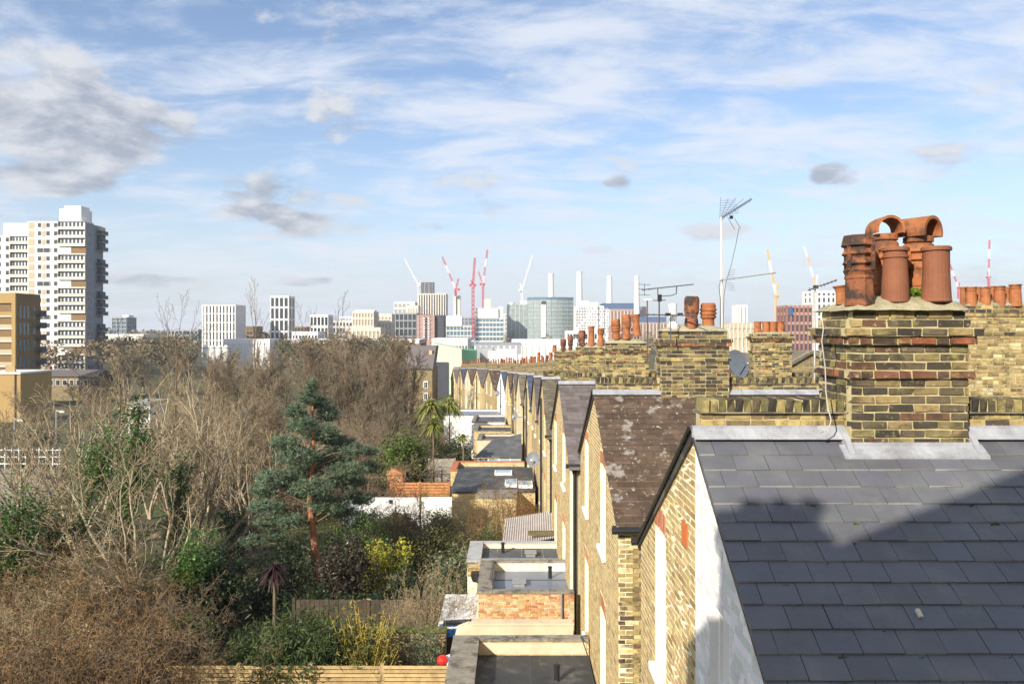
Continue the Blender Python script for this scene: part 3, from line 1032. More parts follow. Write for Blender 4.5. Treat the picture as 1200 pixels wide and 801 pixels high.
for k in range(5, len(ROW)):
    u, v, dr = ROW[k]
    set_frame(v, u, 0)
    zt = CZ - dr + 1.0 - .02 * k
    c = chimney(HOUSES[k], 2.0, 1.35, .5, CZ - dr - .3, zt, BANDS, pal='mix', simple=mw_dark)
    c_ = chimney(HOUSES[k], 6.4, 1.35, .5, CZ - dr - .3, zt, BANDS, pal='mix', simple=mw_dark)
    for cc, ox in ((c, 2.0), (c_, 6.4)):
        for q in range(4):
            add_pot(cc, ox - .48 + .32 * q, RNG.uniform(-.05, .05), zt, RNG.uniform(.35, .75), random.choice(['plain', 'taper', 'bishop', 'flare']),
                    random.choice([m_terra, m_terra_clean, m_terra_soot]), .9, n=10)

# ---- chimneys on the street side of the same party walls
set_frame(ROW[2][1], ROW[2][0], 0)
xo = X_(903, 24.2) - ROW[2][1]
zt = Z_(391, 24.2)
cf = chimney(HOUSES[2], xo, 1.18, .5, CZ - ROW[2][2] - .3, zt, [(0, .02, 'soot'), (1, .10, 'soot'), (2, .06, 'red'), (7, .04, 'soot')], single=True, pal='mix', cap=200)
flaunching(cf, xo, 1.2, .5, zt + .004, .06, seed=31, n=10)
for xc in (888, 897.5, 906, 915):
    pot_px(cf, 0, 24.2, xc, 376.5, 389.5, 9.4, 'plain', m_terra, ROW[2], n=14)
set_frame(ROW[1][1], ROW[1][0], 0)
ub = 15.6
xo = X_(1172, ub) - ROW[1][1]
zt = Z_(358, ub)
cg = chimney(HOUSES[1], xo, 1.7, .5, CZ - ROW[1][2] - .3, zt, [(0, .0, 'mix'), (1, .05, 'soot'), (2, .03, 'stock'), (7, .03, 'soot')], single=True, pal='stock', cap=300)
flaunching(cg, xo, 1.7, .5, zt + .004, .08, seed=37, n=10)
for xc, u_, yt, w in ((1130, 15.6, 336, 10), (1138, 15.45, 336, 13), (1147, 15.7, 336, 10), (1154.5, 15.45, 336, 12), (1163, 15.7, 335, 10), (1171.5, 15.45, 335, 13), (1180, 15.7, 336, 9), (1190, 15.4, 333, 14)):
    pot_px(cg, 0, u_, xc, yt, 357, w, 'roll' if w > 12 else 'plain', m_terra, ROW[1], n=14, tilt=(0, RNG.uniform(-.02, .02)))
set_frame()

# small wall fittings
set_frame(ROW[0][1], ROW[0][0], 0)
fbuild(MB().box(-.012, .02, .30, .53, CZ - 2.10, CZ - 1.88), 'air_brick', mat('airbrick_clay', (.50, .15, .05), .8, .1, 10, .2, 60), HOUSES[0])
fbuild(MB().tube([(-.1, 3.14, CZ - 2.82), (.6, 3.14, CZ - 2.82)], .05, 10).box(-.02, .5, 3.0, 3.08, CZ - 2.9, CZ - 2.76), 'gutter', m_black, HOUSES[0])
set_frame()

# moss cushions lodged along the slate tails
mm = MB()
set_frame(ROW[0][1], ROW[0][0], 0)
for q in range(46):
    j = int(RNG.integers(4, 14)); sl = math.hypot(3.3, 3.3 * 2.13 / 3.2)
    s_ = (j + 1) * .192 + .02
    x_ = RNG.uniform(.2, 4.6)
    y_, z_ = -s_ * 3.2 / math.hypot(3.2, 2.13), zr0 - s_ * 2.13 / math.hypot(3.2, 2.13)
    r_ = RNG.uniform(.006, .016)
    for e in range(5):
        mm.obox((x_ + RNG.normal(0, r_), y_ + RNG.normal(0, .006) - .008, z_ + .022), (r_, 0, 0), (0, r_ * .7, 0), (0, 0, r_ * .6), None, 0, r_ * .4, RNG)
fbuild(mm, 'moss', mat('roof_moss', (.06, .07, .02), .95, .4, 20, .5, 80), HOUSES[0], kind='stuff')
set_frame()

# ------------------------------------------------------------------ ground
m_ground = mat('garden_soil', (.085, .07, .04), .95, .35, .8, .6, 8, spots=(((.07, .10, .025), .35, .45, .6, .8), ((.16, .13, .07), 1.3, .55, .7, .5)))
gm = MB()
xs = [-1650, -1500, -500, -200, -100, -60, -40, -25, -12, -4, 4, 12, 25, 60, 120, 300, 1000, 1650]
ys = [-300, -60, -20, 0, 15, 30, 50, 75, 100, 125, 150, 200, 400, 900, 2050]
V = [(x, y, gz(x, y)) for y in ys for x in xs]
n = len(xs)
gm.add(V, [(j * n + i, j * n + i + 1, (j + 1) * n + i + 1, (j + 1) * n + i) for j in range(len(ys) - 1) for i in range(n - 1)])
g = gm.build('ground', m_ground)
g['kind'] = 'structure'

# ------------------------------------------------------------------ back extensions, yards, fences
def flat_extension(label, u0, u1, v0, v1, dtop, roofm, wallm, pl=.4, pn=.0, pf=.18, rec=.22, bricks=None, brick_z=1.2, copem=None):
    zt = CZ - dtop
    zb = gz(0, u0) - .2
    t = thing('rear_extension', label, 'extension', ((v0 + v1) / 2, u0, gz(0, u0)), 'single-storey back extensions')
    w = MB().box(v0, v1, u0 + (.012 if bricks else 0), u1, zb, zt - rec - .05)
    if pl: w.box(v0 + .01, v0 + pl - .01, u0 + .012, u1 - .01, zt - rec - .05, zt - .06)
    if pf: w.box(v0 + pl, v1, u1 - pf, u1 - .01, zt - rec - .05, zt - .06)
    if pn: w.box(v0 + pl, v1, u0 + .012, u0 + pn, zt - rec - .05, zt - .06)
    wall = w.build('wall', m_mortar_clean if bricks else wallm, t)
    if bricks:
        B = Bricks(wall, m_brick_clean, 300)
        zz, i = zt - .10, 0
        while zz > zt - brick_z:
            lay_row(B, v0 + .005, v1, (i % 2) * .17, 0, 'x', zz, .075, bricks, face=u0, dep=.1)
            zz -= .075; i += 1
        B.finish()
    MB().box(v0 + pl + .002, v1 - .01, u0 + pn + .002, u1 - pf - .002, zt - rec - .045, zt - rec).build('roof_sheet', roofm, t)
    cm = copem or m_coping
    # coping stones, one by one
    def run(a0, a1, fixed0, fixed1, along, step=.75):
        x = a0
        while x < a1 - .05:
            x2 = min(x + step, a1)
            if along == 'y': MB().box(fixed0, fixed1, x, x2 - .008, zt - .055, zt + RNG.uniform(-.004, .004)).build('coping_stone', cm, t)
            else: MB().box(x, x2 - .008, fixed0, fixed1, zt - .055, zt + RNG.uniform(-.004, .004)).build('coping_stone', cm, t)
            x = x2
    if pl: run(u0 - .03, u1 + .03, v0 - .03, v0 + pl + .02, 'y')
    if pf: run(v0 + pl + .03, v1, u1 - pf - .02, u1 + .03, 'x')
    if pn: run(v0 + pl + .03, v1, u0 - .03, u0 + pn + .02, 'x')
    return t


set_frame()
e1 = flat_extension('near flat-roofed extension with dark felt and a broad left parapet', 12.4, 16.8, -1.25, 1.66, 6.7, m_felt_dark, mw_stock, pl=.52, pf=.2, rec=.35)
MB().box(-.72, 1.6, 16.585, 16.598, CZ - 7.02, CZ - 6.78).build('cream_upstand', m_render, e1)
for q in range(3):
    x = -.35 + q * .72
    MB().box(x, x + .012, 12.5, 16.55, CZ - 7.049, CZ - 7.043).build('felt_seam', m_felt, e1)
e2 = flat_extension('blue-grey roofed extension above a lit orange brick wall', 20.2, 23.0, -.9, 1.64, 6.9, m_felt_blue, mw_orange, pl=.36, pn=.16, pf=.16, rec=.3, bricks='orange', brick_z=1.25)
MB().tube([(1.3, 20.15, CZ - 6.95), (1.3, 20.13, CZ - 8.3)], .03, 8).build('drainpipe', m_steel, e2)
e3 = flat_extension('grey felt roofed extension with pale edges by the corrugated lean-to', 23.75, 25.9, -1.38, 1.5, 7.15, m_felt, mw_stock, pl=.4, pn=.18, pf=.16, rec=.2, bricks='stock', brick_z=.5,
                    copem=mat('pale_coping', (.36, .37, .37), .8, .2, 3, .3, 40))
MB().lathe(-1.1, 23.6, CZ - 7.75, [(0, 0), (.12, 0), (.16, .1), (.16, .28), (0, .28)], 10).build('rainwater_hopper', m_black, e3)
# cream yard wall between the two near extensions
yw = thing('yard_wall', 'cream rendered yard wall behind the dark felt roof', 'wall', (0, 18.9, 0))
MB().prism([(-1.42, 18.8, 0), (1.5, 18.8, 0), (1.5, 18.8, CZ - 7.25), (-1.1, 18.8, CZ - 7.25), (-1.35, 18.8, CZ - 7.35), (-1.42, 18.8, CZ - 7.6)], (0, .25, 0)).build('wall', m_render, yw)
MB().box(-1.0, 1.5, 18.77, 19.07, CZ - 7.247, CZ - 7.20).build('coping', m_render, yw)
# corrugated lean-to
ct = thing('lean_to', 'pale corrugated lean-to roof against the brick terrace', 'shed', (.5, 26.3, gz(0, 26)))
vs, u0, u1 = (-.35, 1.46), 26.2, 29.6
N = 44
V, F = [], []
for j, uu in enumerate((u0, u1)):
    for i in range(N + 1):
        x = vs[0] + (vs[1] - vs[0]) * i / N
        V.append((x + (.1 if j else 0), uu, CZ - 7.42 + (x - vs[0]) * .16 + (.12 if j else 0) + (.022 if i % 2 else -.022)))
F = [(i, i + 1, N + 2 + i, N + 1 + i) for i in range(N)]
m_corr = mat('corrugated_sheet', (.46, .42, .39), .7, .15, 2, .2, 30, spots=(((.3, .25, .2), 1.5, .5, .7, .5),))
MB().add(V, F).build('roof_sheet', m_corr, ct)
MB().box(-.3, 1.4, 26.25, 29.5, gz(0, 26) - .2, CZ - 7.5).build('wall', mw_stock, ct)
MB().box(.55, 1.5, 26.4, 26.6, CZ - 7.1, CZ - 6.98).build('mossy_gutter', mat('moss_gutter', (.13, .11, .05), .9, .4, 8, .6, 30), ct)
# the dog-leg extension
e4 = thing('rear_extension', 'dark roofed extension with yellow brick block and glass rooflights', 'extension', (-.5, 35.2, gz(0, 35)), 'single-storey back extensions')
zt = CZ - 7.72
zb = gz(0, 36) - .2
MB().box(-1.55, .2, 35.0, 36.6, zb, zt).build('yellow_block', mw_stock, e4)
MB().box(-1.6, .25, 34.95, 36.6, zt, zt + .06).build('coping', m_coping, e4)
MB().box(-2.85, 1.1, 36.62, 41.2, zb, zt - .1).build('wall', mw_stock, e4)
MB().prism([(-2.95, 36.55, zt - .10), (1.1, 36.55, zt - .06), (1.1, 41.3, zt + .22), (-2.9, 41.3, zt + .12)], (0, 0, .07)).build('roof_sheet', m_felt_dark, e4)
m_roofglass = glass_mat('rooflight_glass', (.35, .45, .52), .08)
for a, b, c, d in ((-.35, .25, 37.2, 38.6), (.3, 1.0, 37.0, 38.2), (-.9, .0, 39.6, 40.4)):
    r = MB().box(a, b, c, d, zt + .02 + (c - 36.5) * .045, zt + .16 + (c - 36.5) * .045).build('rooflight', m_white, e4)
    MB().box(a + .06, b - .06, c + .06, d - .06, zt + .165 + (c - 36.5) * .045, zt + .172 + (c - 36.5) * .045).build('pane', m_roofglass, r)
e5 = flat_extension('extension wall with red brick coping beyond the dark roof', 43.6, 46.5, -3.5, .75, 8.0, m_felt, mw_stock, pl=.3, pn=.25, pf=.2, rec=.3, copem=mat('red_coping', (.45, .15, .08), .85, .2, 5, .3, 30))
MB().box(-.9, .4, 43.52, 43.58, CZ - 8.75, CZ - 8.5).build('window', m_upvc, e5)
e6 = thing('conservatory', 'glass fronted conservatory with grey sloping roof', 'conservatory', (-.8, 50, gz(0, 50)))
MB().box(-2.3, .6, 50, 55, gz(0, 50) - .2, CZ - 9.0).build('wall', mw_stock, e6)
MB().prism([(-2.4, 49.8, CZ - 8.35), (.65, 49.8, CZ - 8.35), (.65, 54, CZ - 7.45), (-1.4, 54, CZ - 7.9)], (0, 0, .08)).build('roof_sheet', m_felt, e6)
for q in range(4):
    x = -2.3 + q * .72
    fr = MB().box(x, x + .06, 49.93, 49.99, CZ - 9.0, CZ - 8.4).build('mullion', m_upvc, e6)
    MB().box(x + .065, x + .715, 49.95, 49.97, CZ - 8.98, CZ - 8.42).build('pane', m_roofglass, e6)
for lab, u0, u1, v0, v1, d, rm, wm in (('extension with dark ridge board and cream parapet past the conservatory', 57.5, 61, -2.6, .3, 8.3, m_felt, m_render),
                                       ('long dark flat extension roof beyond the cream parapet', 64, 68, -3.2, -.1, 8.5, m_felt_dark, mw_stock),
                                       ('grey sheet roofed extension with whitewashed sides', 72, 78, -3.8, -.7, 8.7, m_felt, m_white),
                                       ('blue-grey roofed extension at the low end of the row', 81, 87, -7.2, -1.4, 9.1, m_felt_blue, m_white)):
    flat_extension(lab, u0, u1, v0, v1, d, rm, wm, pl=.3, pn=.2, pf=.2, rec=.2)

# ---- white shed with a blue tarpaulin
sh = thing('garden_shed', 'low garden shed with white roof beside orange brick wall', 'shed', (-1.5, 21.5, 0))
MB().box(-1.95, -1.0, 20.9, 23.3, -.6, CZ - 8.15).build('wall', m_wood_dark, sh)
MB().box(-2.02, -.96, 20.8, 23.4, CZ - 8.15, CZ - 8.08).build('roof', m_white, sh)
tp = MB()
n = 14
V = [(-2.0 + 1.0 * i / n + (RNG.normal(0, .02)), 20.62 + .32 * j / 4 + RNG.normal(0, .02), CZ - 8.03 - .28 * (1 - j / 4) ** 1.5 + RNG.uniform(-.03, .05)) for j in range(5) for i in range(n + 1)]
tp.add(V, [(j * (n + 1) + i, j * (n + 1) + i + 1, (j + 1) * (n + 1) + i + 1, (j + 1) * (n + 1) + i) for j in range(4) for i in range(n)])
tag(tp.build('tarpaulin', mat('blue_tarp', (.03, .13, .34), .4, .2, 4, .3, 20), None), 'crumpled blue tarpaulin on the edge of the white shed roof', 'tarpaulin')
cd = MB().obox((-1.45, 20.95, CZ - 8.0), (.42, 0, .02), (0, .1, 0), (0, 0, .04)).build('plank', m_black)
tag(cd, 'dark board lying on the white shed roof', 'board')


def slat_fence(label, u, x0, x1, zt, h, pitch, th, matr, bay=1.83, u2=None, name='fence', group=None, vertical=False):
    u2 = u if u2 is None else u2
    L = math.hypot(x1 - x0, u2 - u)
    dx, dy = (x1 - x0) / L, (u2 - u) / L
    t = thing(name, label, 'fence', (x0, u, zt - h), group)
    nb = max(1, round(L / bay))
    b = L / nb
    ang = math.atan2(dy, dx)
    me_s = MB().obox((0, 0, 0), (.5, 0, 0), (0, .5, 0), (0, 0, .5)).mesh('slat_shape'); me_s.materials.append(matr)
    me_p = MB().obox((0, 0, 0), (.5, 0, 0), (0, .5, 0), (0, 0, .5)).mesh('post_shape'); me_p.materials.append(matr)
    R = Matrix.Rotation(ang, 4, 'Z')
    for i in range(nb + 1):
        p = Vector((x0 + dx * b * i, u + dy * b * i, zt - h / 2))
        piece('post', me_p, t, Matrix.Translation(p) @ R @ Matrix.Diagonal((.09, .09, h + .06, 1)))
    for i in range(nb):
        if vertical:
            m = int(b / pitch)
            for j in range(m):
                s = b * i + .05 + (j + .5) * (b - .1) / m
                p = Vector((x0 + dx * s, u + dy * s, zt - h / 2 - .02 + RNG.uniform(-.01, .01)))
                piece('board', me_s, t, Matrix.Translation(p) @ R @ Matrix.Rotation(RNG.uniform(-.008, .008), 4, 'Y') @ Matrix.Diagonal((pitch - th, .018, h, 1)))
        else:
            m = int(h / pitch)
            for j in range(m):
                s = b * (i + .5)
                p = Vector((x0 + dx * s, u + dy * s - .035, zt - (j + .5) * pitch))
                piece('slat', me_s, t, Matrix.Translation(p) @ R @ Matrix.Rotation(RNG.uniform(-.004, .004), 4, 'Y') @ Matrix.Diagonal((b - .02, .02, pitch - th, 1)))
    return t


slat_fence('golden horizontal slat fence by the golden bamboo', 17.6, -7.9, -1.33, CZ - 7.69, 1.8, .092, .022, m_wood)
slat_fence('dark weathered board fence shading the near gardens', 22.9, -6.5, -2.05, CZ - 8.05, 1.6, .14, .01, m_wood_dark, vertical=True)
slat_fence('orange slatted fence beyond the white garden wall', 43.2, -6.8, -3.55, CZ - 8.62, 1.2, .16, .03, m_wood_orange)
slat_fence('dark trellis fence behind the orange slatted fence', 46.5, -6.2, -3.6, CZ - 8.55, 1.7, .5, .44, m_wood_dark, bay=.65)
slat_fence('grey panel fence below the garden palms', 52.5, -7.2, -3.9, CZ - 8.85, 1.9, .6, .02, mat('grey_panel', (.30, .28, .24), .9, .3, 2, .3, 20, rnd=.15))
# mossy brick garden wall
gw = thing('garden_wall', 'low brick garden wall with mossy top behind the bamboo', 'wall', (-4, 20.3, 0))
MB().box(-6.6, -1.75, 20.3, 20.52, -.6, CZ - 8.02).build('wall', mw_dark, gw)  # dark brick puts the garden's shadow into the wall colour
MB().box(-6.62, -1.73, 20.27, 20.55, CZ - 8.02, CZ - 7.95).build('coping', mat('mossy_coping', (.13, .14, .04), .95, .4, 4, .6, 20), gw)
ww = thing('garden_wall', 'white painted garden wall with broken gap and wall light', 'wall', (-5.5, 37.7, gz(0, 37)))
for a, b, dz in ((-8.2, -6.95, -.12), (-6.93, -4.55, 0), (-4.45, -2.95, .02)):
    MB().box(a, b, 37.6 + RNG.uniform(0, .05), 37.85, gz(0, 37.7) - .3, CZ - 8.3 + dz).build('wall', m_white, ww)
MB().box(-6.0, -5.9, 37.5, 37.6, CZ - 8.5, CZ - 8.36).build('wall_light', m_black, ww)
ok = thing('tool_shed', 'small orange timber shed by the evergreen bush', 'shed', (-6.8, 46, gz(0, 46)))
MB().box(-7.3, -6.4, 45, 46.4, gz(0, 46) - .2, CZ - 8.55).build('wall', m_wood_orange, ok)
MB().prism([(-7.4, 44.9, CZ - 8.55), (-6.3, 44.9, CZ - 8.55), (-6.85, 44.9, CZ - 8.2)], (0, 1.6, 0)).build('roof', m_wood_orange, ok)
# bits by the fence
tag(MB().lathe(-1.65, 18.2, CZ - 7.95, [(0, 0), (.08, .01), (.125, .06), (.135, .12), (.11, .18), (.05, .22), (0, .23)], 14).build('bucket', mat('red_plastic', (.62, .03, .02), .35, .1, 5, 0)),
    'red plastic tub beside the slat fence end', 'tub')
gs = MB()
for q in range(5):
    gs.obox((-1.36 + RNG.uniform(-.1, .12), 18.25 + RNG.uniform(-.1, .1), CZ - 7.9 + RNG.uniform(-.1, .15)), (.12, .02, .05), (-.02, .1, 0), (0, .03, .1), None, 0, .03, RNG)
tag(gs.build('plastic_sheet', mat('pale_plastic', (.6, .65, .7), .4, .2, 6, .2, 20)), 'bundle of pale plastic sheeting by the red tub', 'sheeting')
st = MB().box(-1.75, -1.3, 18.0, 18.6, -.3, CZ - 8.0)
tag(st.build('storage_box', m_wood_dark), 'dark storage box under the red tub', 'box')

# roof clutter: vents, rooflights, patches, cables
for e, zt, bits in ((e1, CZ - 7.05, (('p', .9, 15.4), ('p', 1.3, 13.6), ('s', .1, 14.4))), (e2, CZ - 7.2, (('p', 1.1, 22.2), ('v', .2, 21.6))), (e3, CZ - 7.35, (('v', .6, 24.9), ('p', -.3, 25.2)))):
    for kd, x, y in bits:
        if kd == 'v': MB().box(x - .15, x + .15, y - .15, y + .15, zt, zt + .1).box(x - .19, x + .19, y - .19, y + .19, zt + .1, zt + .14).build('roof_vent', m_steel, e)
        elif kd == 'p': MB().lathe(x, y, zt, [(.07, 0), (.055, .03), (.055, .3), (.07, .3), (.07, .33), (0, .36)], 10).build('vent_pipe', m_black, e)
        else:
            MB().box(x - .42, x + .42, y - .3, y + .3, zt + .002, zt + .008).build('felt_patch', m_felt, e)
for e, z, pts in ((e1, CZ - 6.69, [(1.55, 12.6), (1.5, 14), (1.56, 15.5), (1.5, 16.7)]), (e2, CZ - 6.88, [(-.5, 20.4), (-.6, 21.4), (-.55, 22.8)])):
    MB().tube([(x, y, z + .012) for x, y in pts], .012, 5).build('cable', m_black, e)
for y in (21.1, 22.0): MB().box(-.5, 1.6, y, y + .05, CZ - 7.199, CZ - 7.192).build('felt_lap', m_felt, e2)
for x in (-.5, .3, 1.0): MB().box(x, x + .03, 23.95, 25.7, CZ - 7.349, CZ - 7.343).build('felt_lap', m_coping, e3)

# ------------------------------------------------------------------ buildings of the skyline
m_conc = mat('pale_concrete', (.62, .61, .58), .8, .1, .2, 0)
m_cwhite = mat('clad_white', (.68, .68, .67), .6, .06, .2, 0)
m_cream = mat('clad_cream', (.58, .54, .46), .7, .08, .2, 0)
m_cgrey = mat('clad_grey', (.30, .31, .32), .7, .1, .2, 0)
m_cdark = mat('clad_dark', (.055, .06, .075), .6, .15, .2, 0)
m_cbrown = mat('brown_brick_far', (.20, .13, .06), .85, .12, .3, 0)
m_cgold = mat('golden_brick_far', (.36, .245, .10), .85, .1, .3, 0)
m_cred = mat('red_brick_far', (.27, .13, .10), .85, .12, .3, 0)
m_cpink = mat('pink_brick_far', (.38, .255, .22), .85, .12, .3, 0)
m_ctan = mat('tan_panel', (.43, .37, .26), .8, .1, .3, 0)
m_gdark = glass_mat('glass_dark', (.035, .045, .055), .12)
m_gblue = glass_mat('glass_blue', (.10, .17, .23), .12)
m_ggreen = glass_mat('glass_green', (.27, .33, .33), .12)
m_roofgrey = mat('flat_roof_grey', (.28, .28, .27), .9, .2, .1, 0)
m_blue = mat('blue_sheeting', (.05, .10, .20), .7, .15, .3, 0)
GFAR = gz(0, 1000)


def block(name, label, x0, x1, yt, u, dep, core, rows, cols, pier, band=None, pw=.35, bh=.35, out=.5, zb=None, parent=None, cat='building', group=None, sidecols=None,
          yb=None, plant=None):
    """framed block: a glazed or panelled core behind upright piers and floor bands"""
    X0, X1 = X_(x0, u), X_(x1, u)
    zt = Z_(yt, u)
    zb = (Z_(yb, u) if yb is not None else GFAR - 1) if zb is None else zb
    t = parent or thing(name, label, cat, ((X0 + X1) / 2, u, GFAR), group)
    MB().box(X0 + .3, X1 - .3, u + out, u + dep, zb, zt - .5).build('core', core, t)
    W_, H_ = X1 - X0, zt - zb
    cw = W_ / cols
    side_right = (x0 + x1) / 2 < PCX
    for i in range(cols + 1):
        if pier is None: break
        x = X0 + i * cw
        a = min(max(x - cw * pw / 2, X0), X1 - cw * pw / 2)
        MB().box(a, min(a + cw * pw * (1 if 0 < i < cols else .8), X1), u, u + out + .1, zb, zt).build('pier', pier, t)
    rh = H_ / rows
    bm = band or pier
    for j in range(rows + 1):
        z = zb + j * rh
        zz0, zz1 = (z, z + rh * bh) if j < rows else (zt - rh * bh * .8, zt + .3)
        MB().box(X0 - .05, X1 + .05, u + .12, u + dep + .1, zz0, min(zz1, zt + .3)).build('floor_band', bm, t)
    xs = X1 - .3 if side_right else X0 + .3
    n = sidecols if sidecols is not None else max(2, int(dep / cw))
    for i in range(n + 1):
        if pier is None: break
        y = u + .8 + i * (dep - 1.2) / n
        w = dep / n * pw
        MB().box(min(xs, xs + (.45 if side_right else -.45)), max(xs, xs + (.45 if side_right else -.45)), y - w / 2, y + w / 2, zb, zt).build('side_pier', pier, t)
    MB().box(X0 + .4, X1 - .4, u + .5, u + dep - .3, zt - .5, zt - .1).build('roof', m_roofgrey, t)
    if plant:
        for a, b, y in plant:
            MB().box(X_(a, u), X_(b, u), u + dep * .3, u + dep * .8, zt - .2, Z_(y, u)).build('plant_room', core if y < 0 else m_cwhite, t)
    return t


# ---- the tall white tower block on the left
U = 248.0
SH = 2.7
tw = thing('tower_block', 'tall white residential tower block with stacked balconies and rooftop plant rooms', 'tower', (X_(60, U), U, GFAR))
XR, XM, XL = X_(100, U), X_(31, U), X_(-22, U)
zt1, zt2 = Z_(259, U), Z_(275, U)
zb = Z_(437, U) - 1
MB().box(XM, XR - .05, U + .6, U + 5, zb, zt1).build('main_shaft', m_cwhite, tw)
MB().box(XM + 1, XR - 3, U + 5, U + 12, zb, zt1 - .1).build('core_shaft', m_cgrey, tw)
MB().box(XL, XM, U + 3.0, U + 14, zb, zt2).build('side_shaft', m_cwhite, tw)
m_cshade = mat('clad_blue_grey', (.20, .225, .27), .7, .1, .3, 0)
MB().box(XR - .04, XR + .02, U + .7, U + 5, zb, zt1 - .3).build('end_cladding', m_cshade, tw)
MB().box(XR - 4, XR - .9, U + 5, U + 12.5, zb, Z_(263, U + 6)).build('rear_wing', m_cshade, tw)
MB().box(X_(63, U), X_(90, U), U + 3, U + 9, zt1, Z_(243, U)).build('plant_room', m_cwhite, tw)
MB().box(X_(71, U), X_(91, U), U + 2, U + 7, zt1, Z_(240, U)).build('plant_room', m_cwhite, tw)
MB().box(X_(-8, U), X_(27, U), U + 5, U + 11, zt2, Z_(259, U)).build('plant_room', m_cwhite, tw)
nst = int((zt1 - zb) / SH)
bal = MB()
sw_me = {}


def shared(key, fn, matr):
    if key not in sw_me:
        me = fn().mesh(key)
        for m in (matr if isinstance(matr, (list, tuple)) else [matr]): me.materials.append(m)
        sw_me[key] = me
    return sw_me[key]


def balcony_mesh(w):
    mb = MB()
    mb.box(0, w, -.35, .6, 0, .22, mi=0)                    # slab edge
    mb.box(0, w, -.32, -.25, .22, .95, mi=1)                # panel rail
    for q in range(9): mb.box(w * q / 8 - .05, w * q / 8 + .05, -.36, -.24, .22, 1.0, mi=0)
    mb.box(0, w, .55, .62, .22, SH - .05, mi=2)             # glazing behind
    for q in range(7): mb.box(w * (q + .25) / 7, w * (q + .62) / 7, .48, .56, 1.1, SH - .45, mi=0)
    for q in (0, 1): mb.box(w * q - .12 * q, w * q + .12 * (1 - q), -.2, .6, .22, SH, mi=3)
    return mb


w1 = X_(100, U) - X_(68, U)
w2 = X_(32, U) - X_(6, U)
MB4 = [m_cwhite, mat('balcony_panel', (.50, .48, .40), .7, .15, .4, 0), m_gdark, m_ctan]
me1 = shared('balcony_wide', lambda: balcony_mesh(w1), MB4)
me2 = shared('balcony_side', lambda: balcony_mesh(w2), MB4)
me_blank = shared('blank_bay', lambda: MB().box(0, w1, -.1, .6, 0, .3, mi=0).box(w1 * .45, w1, .4, .5, .3, SH, mi=2).box(0, w1 * .45, .38, .5, .3, SH, mi=0), [m_cwhite, m_ctan, m_cbrown])
me_win = shared('tower_window', lambda: MB().box(-.55, .55, -.06, .02, -.7, .7, mi=0).box(-.47, .47, -.08, -.055, -.62, .62, mi=1), [m_cgrey, m_gdark])
me_pan = shared('tan_panel_bay', lambda: MB().box(-.95, .95, -.05, .02, -1.05, 1.05, mi=0), [m_ctan])
me_loft = shared('dark_bay', lambda: MB().box(-2.2, 2.2, -.07, .02, -.75, .75, mi=0).box(-2.0, -.2, -.09, -.06, -.6, .6, mi=1).box(.1, 1.9, -.09, -.06, -.6, .6, mi=1), [m_cgrey, m_gdark])
for j in range(nst):
    z = zt1 - (j + 1) * SH
    T = Matrix.Translation
    if j % 4 == 3: piece('blank_bay', me_blank, tw, T((X_(68, U), U, z)))
    else: piece('balcony', me1, tw, T((X_(68, U), U, z)))
    for pxx in ((45, 55, 64) if j % 4 != 3 else (64,)): piece('window', me_win, tw, T((X_(pxx, U), U + .56, z + 1.5)))
    piece('panel', me_pan, tw, T((X_(35.5, U), U + .56, z + 1.35)))
    if j % 4 == 3: piece('wide_window', me_loft, tw, T((X_(50, U), U + .55, z + 1.45)))
    else: piece('panel', me_pan, tw, T((X_(50, U), U + .56, z + 1.35)) @ Matrix.Diagonal((.55, 1, .85, 1)))
    z2 = zt2 - (j + 1) * SH
    if z2 > zb:
        piece('balcony', me2, tw, T((X_(6, U), U + 2.4, z2)))
        for pxx in (1.5, -8): piece('window', me_win, tw, T((X_(pxx, U), U + 2.97, z2 + 1.5)))
    # balconies on the shaded end of the rear wing
    if j % 4 != 3 and j < 17:
        MB().box(XR - 1.0, XR + .95, U + 8.4, U + 12.4, z - .6, z - .35).build('end_balcony', m_cgrey, tw)
        MB().box(XR - .9, XR + .9, U + 8.35, U + 8.45, z - .35, z + .7).build('end_balcony_rail', m_cdark, tw)
        MB().box(XR + .8, XR + .9, U + 8.46, U + 12.4, z - .35, z + .7).build('end_balcony_rail', m_cdark, tw)
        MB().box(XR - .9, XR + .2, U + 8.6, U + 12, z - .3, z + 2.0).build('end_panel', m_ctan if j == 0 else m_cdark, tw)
    piece('end_window', me_win, tw, T((XR + .02, U + 2.0, z + 1.5)) @ Matrix.Rotation(math.pi / 2, 4, 'Z'))
    piece('end_window', me_win, tw, T((XR + .02, U + 3.8, z + 1.5)) @ Matrix.Rotation(math.pi / 2, 4, 'Z'))
rl = MB()
for q in range(14): rl.box(X_(35 + q * 5, U) - .04, X_(35 + q * 5, U) + .04, U + 1, U + 1.08, zt1, zt1 + 1.1)
rl.box(X_(35, U), XR, U + 1, U + 1.08, zt1 + 1.0, zt1 + 1.1)
rl.build('roof_railing', m_cgrey, tw)

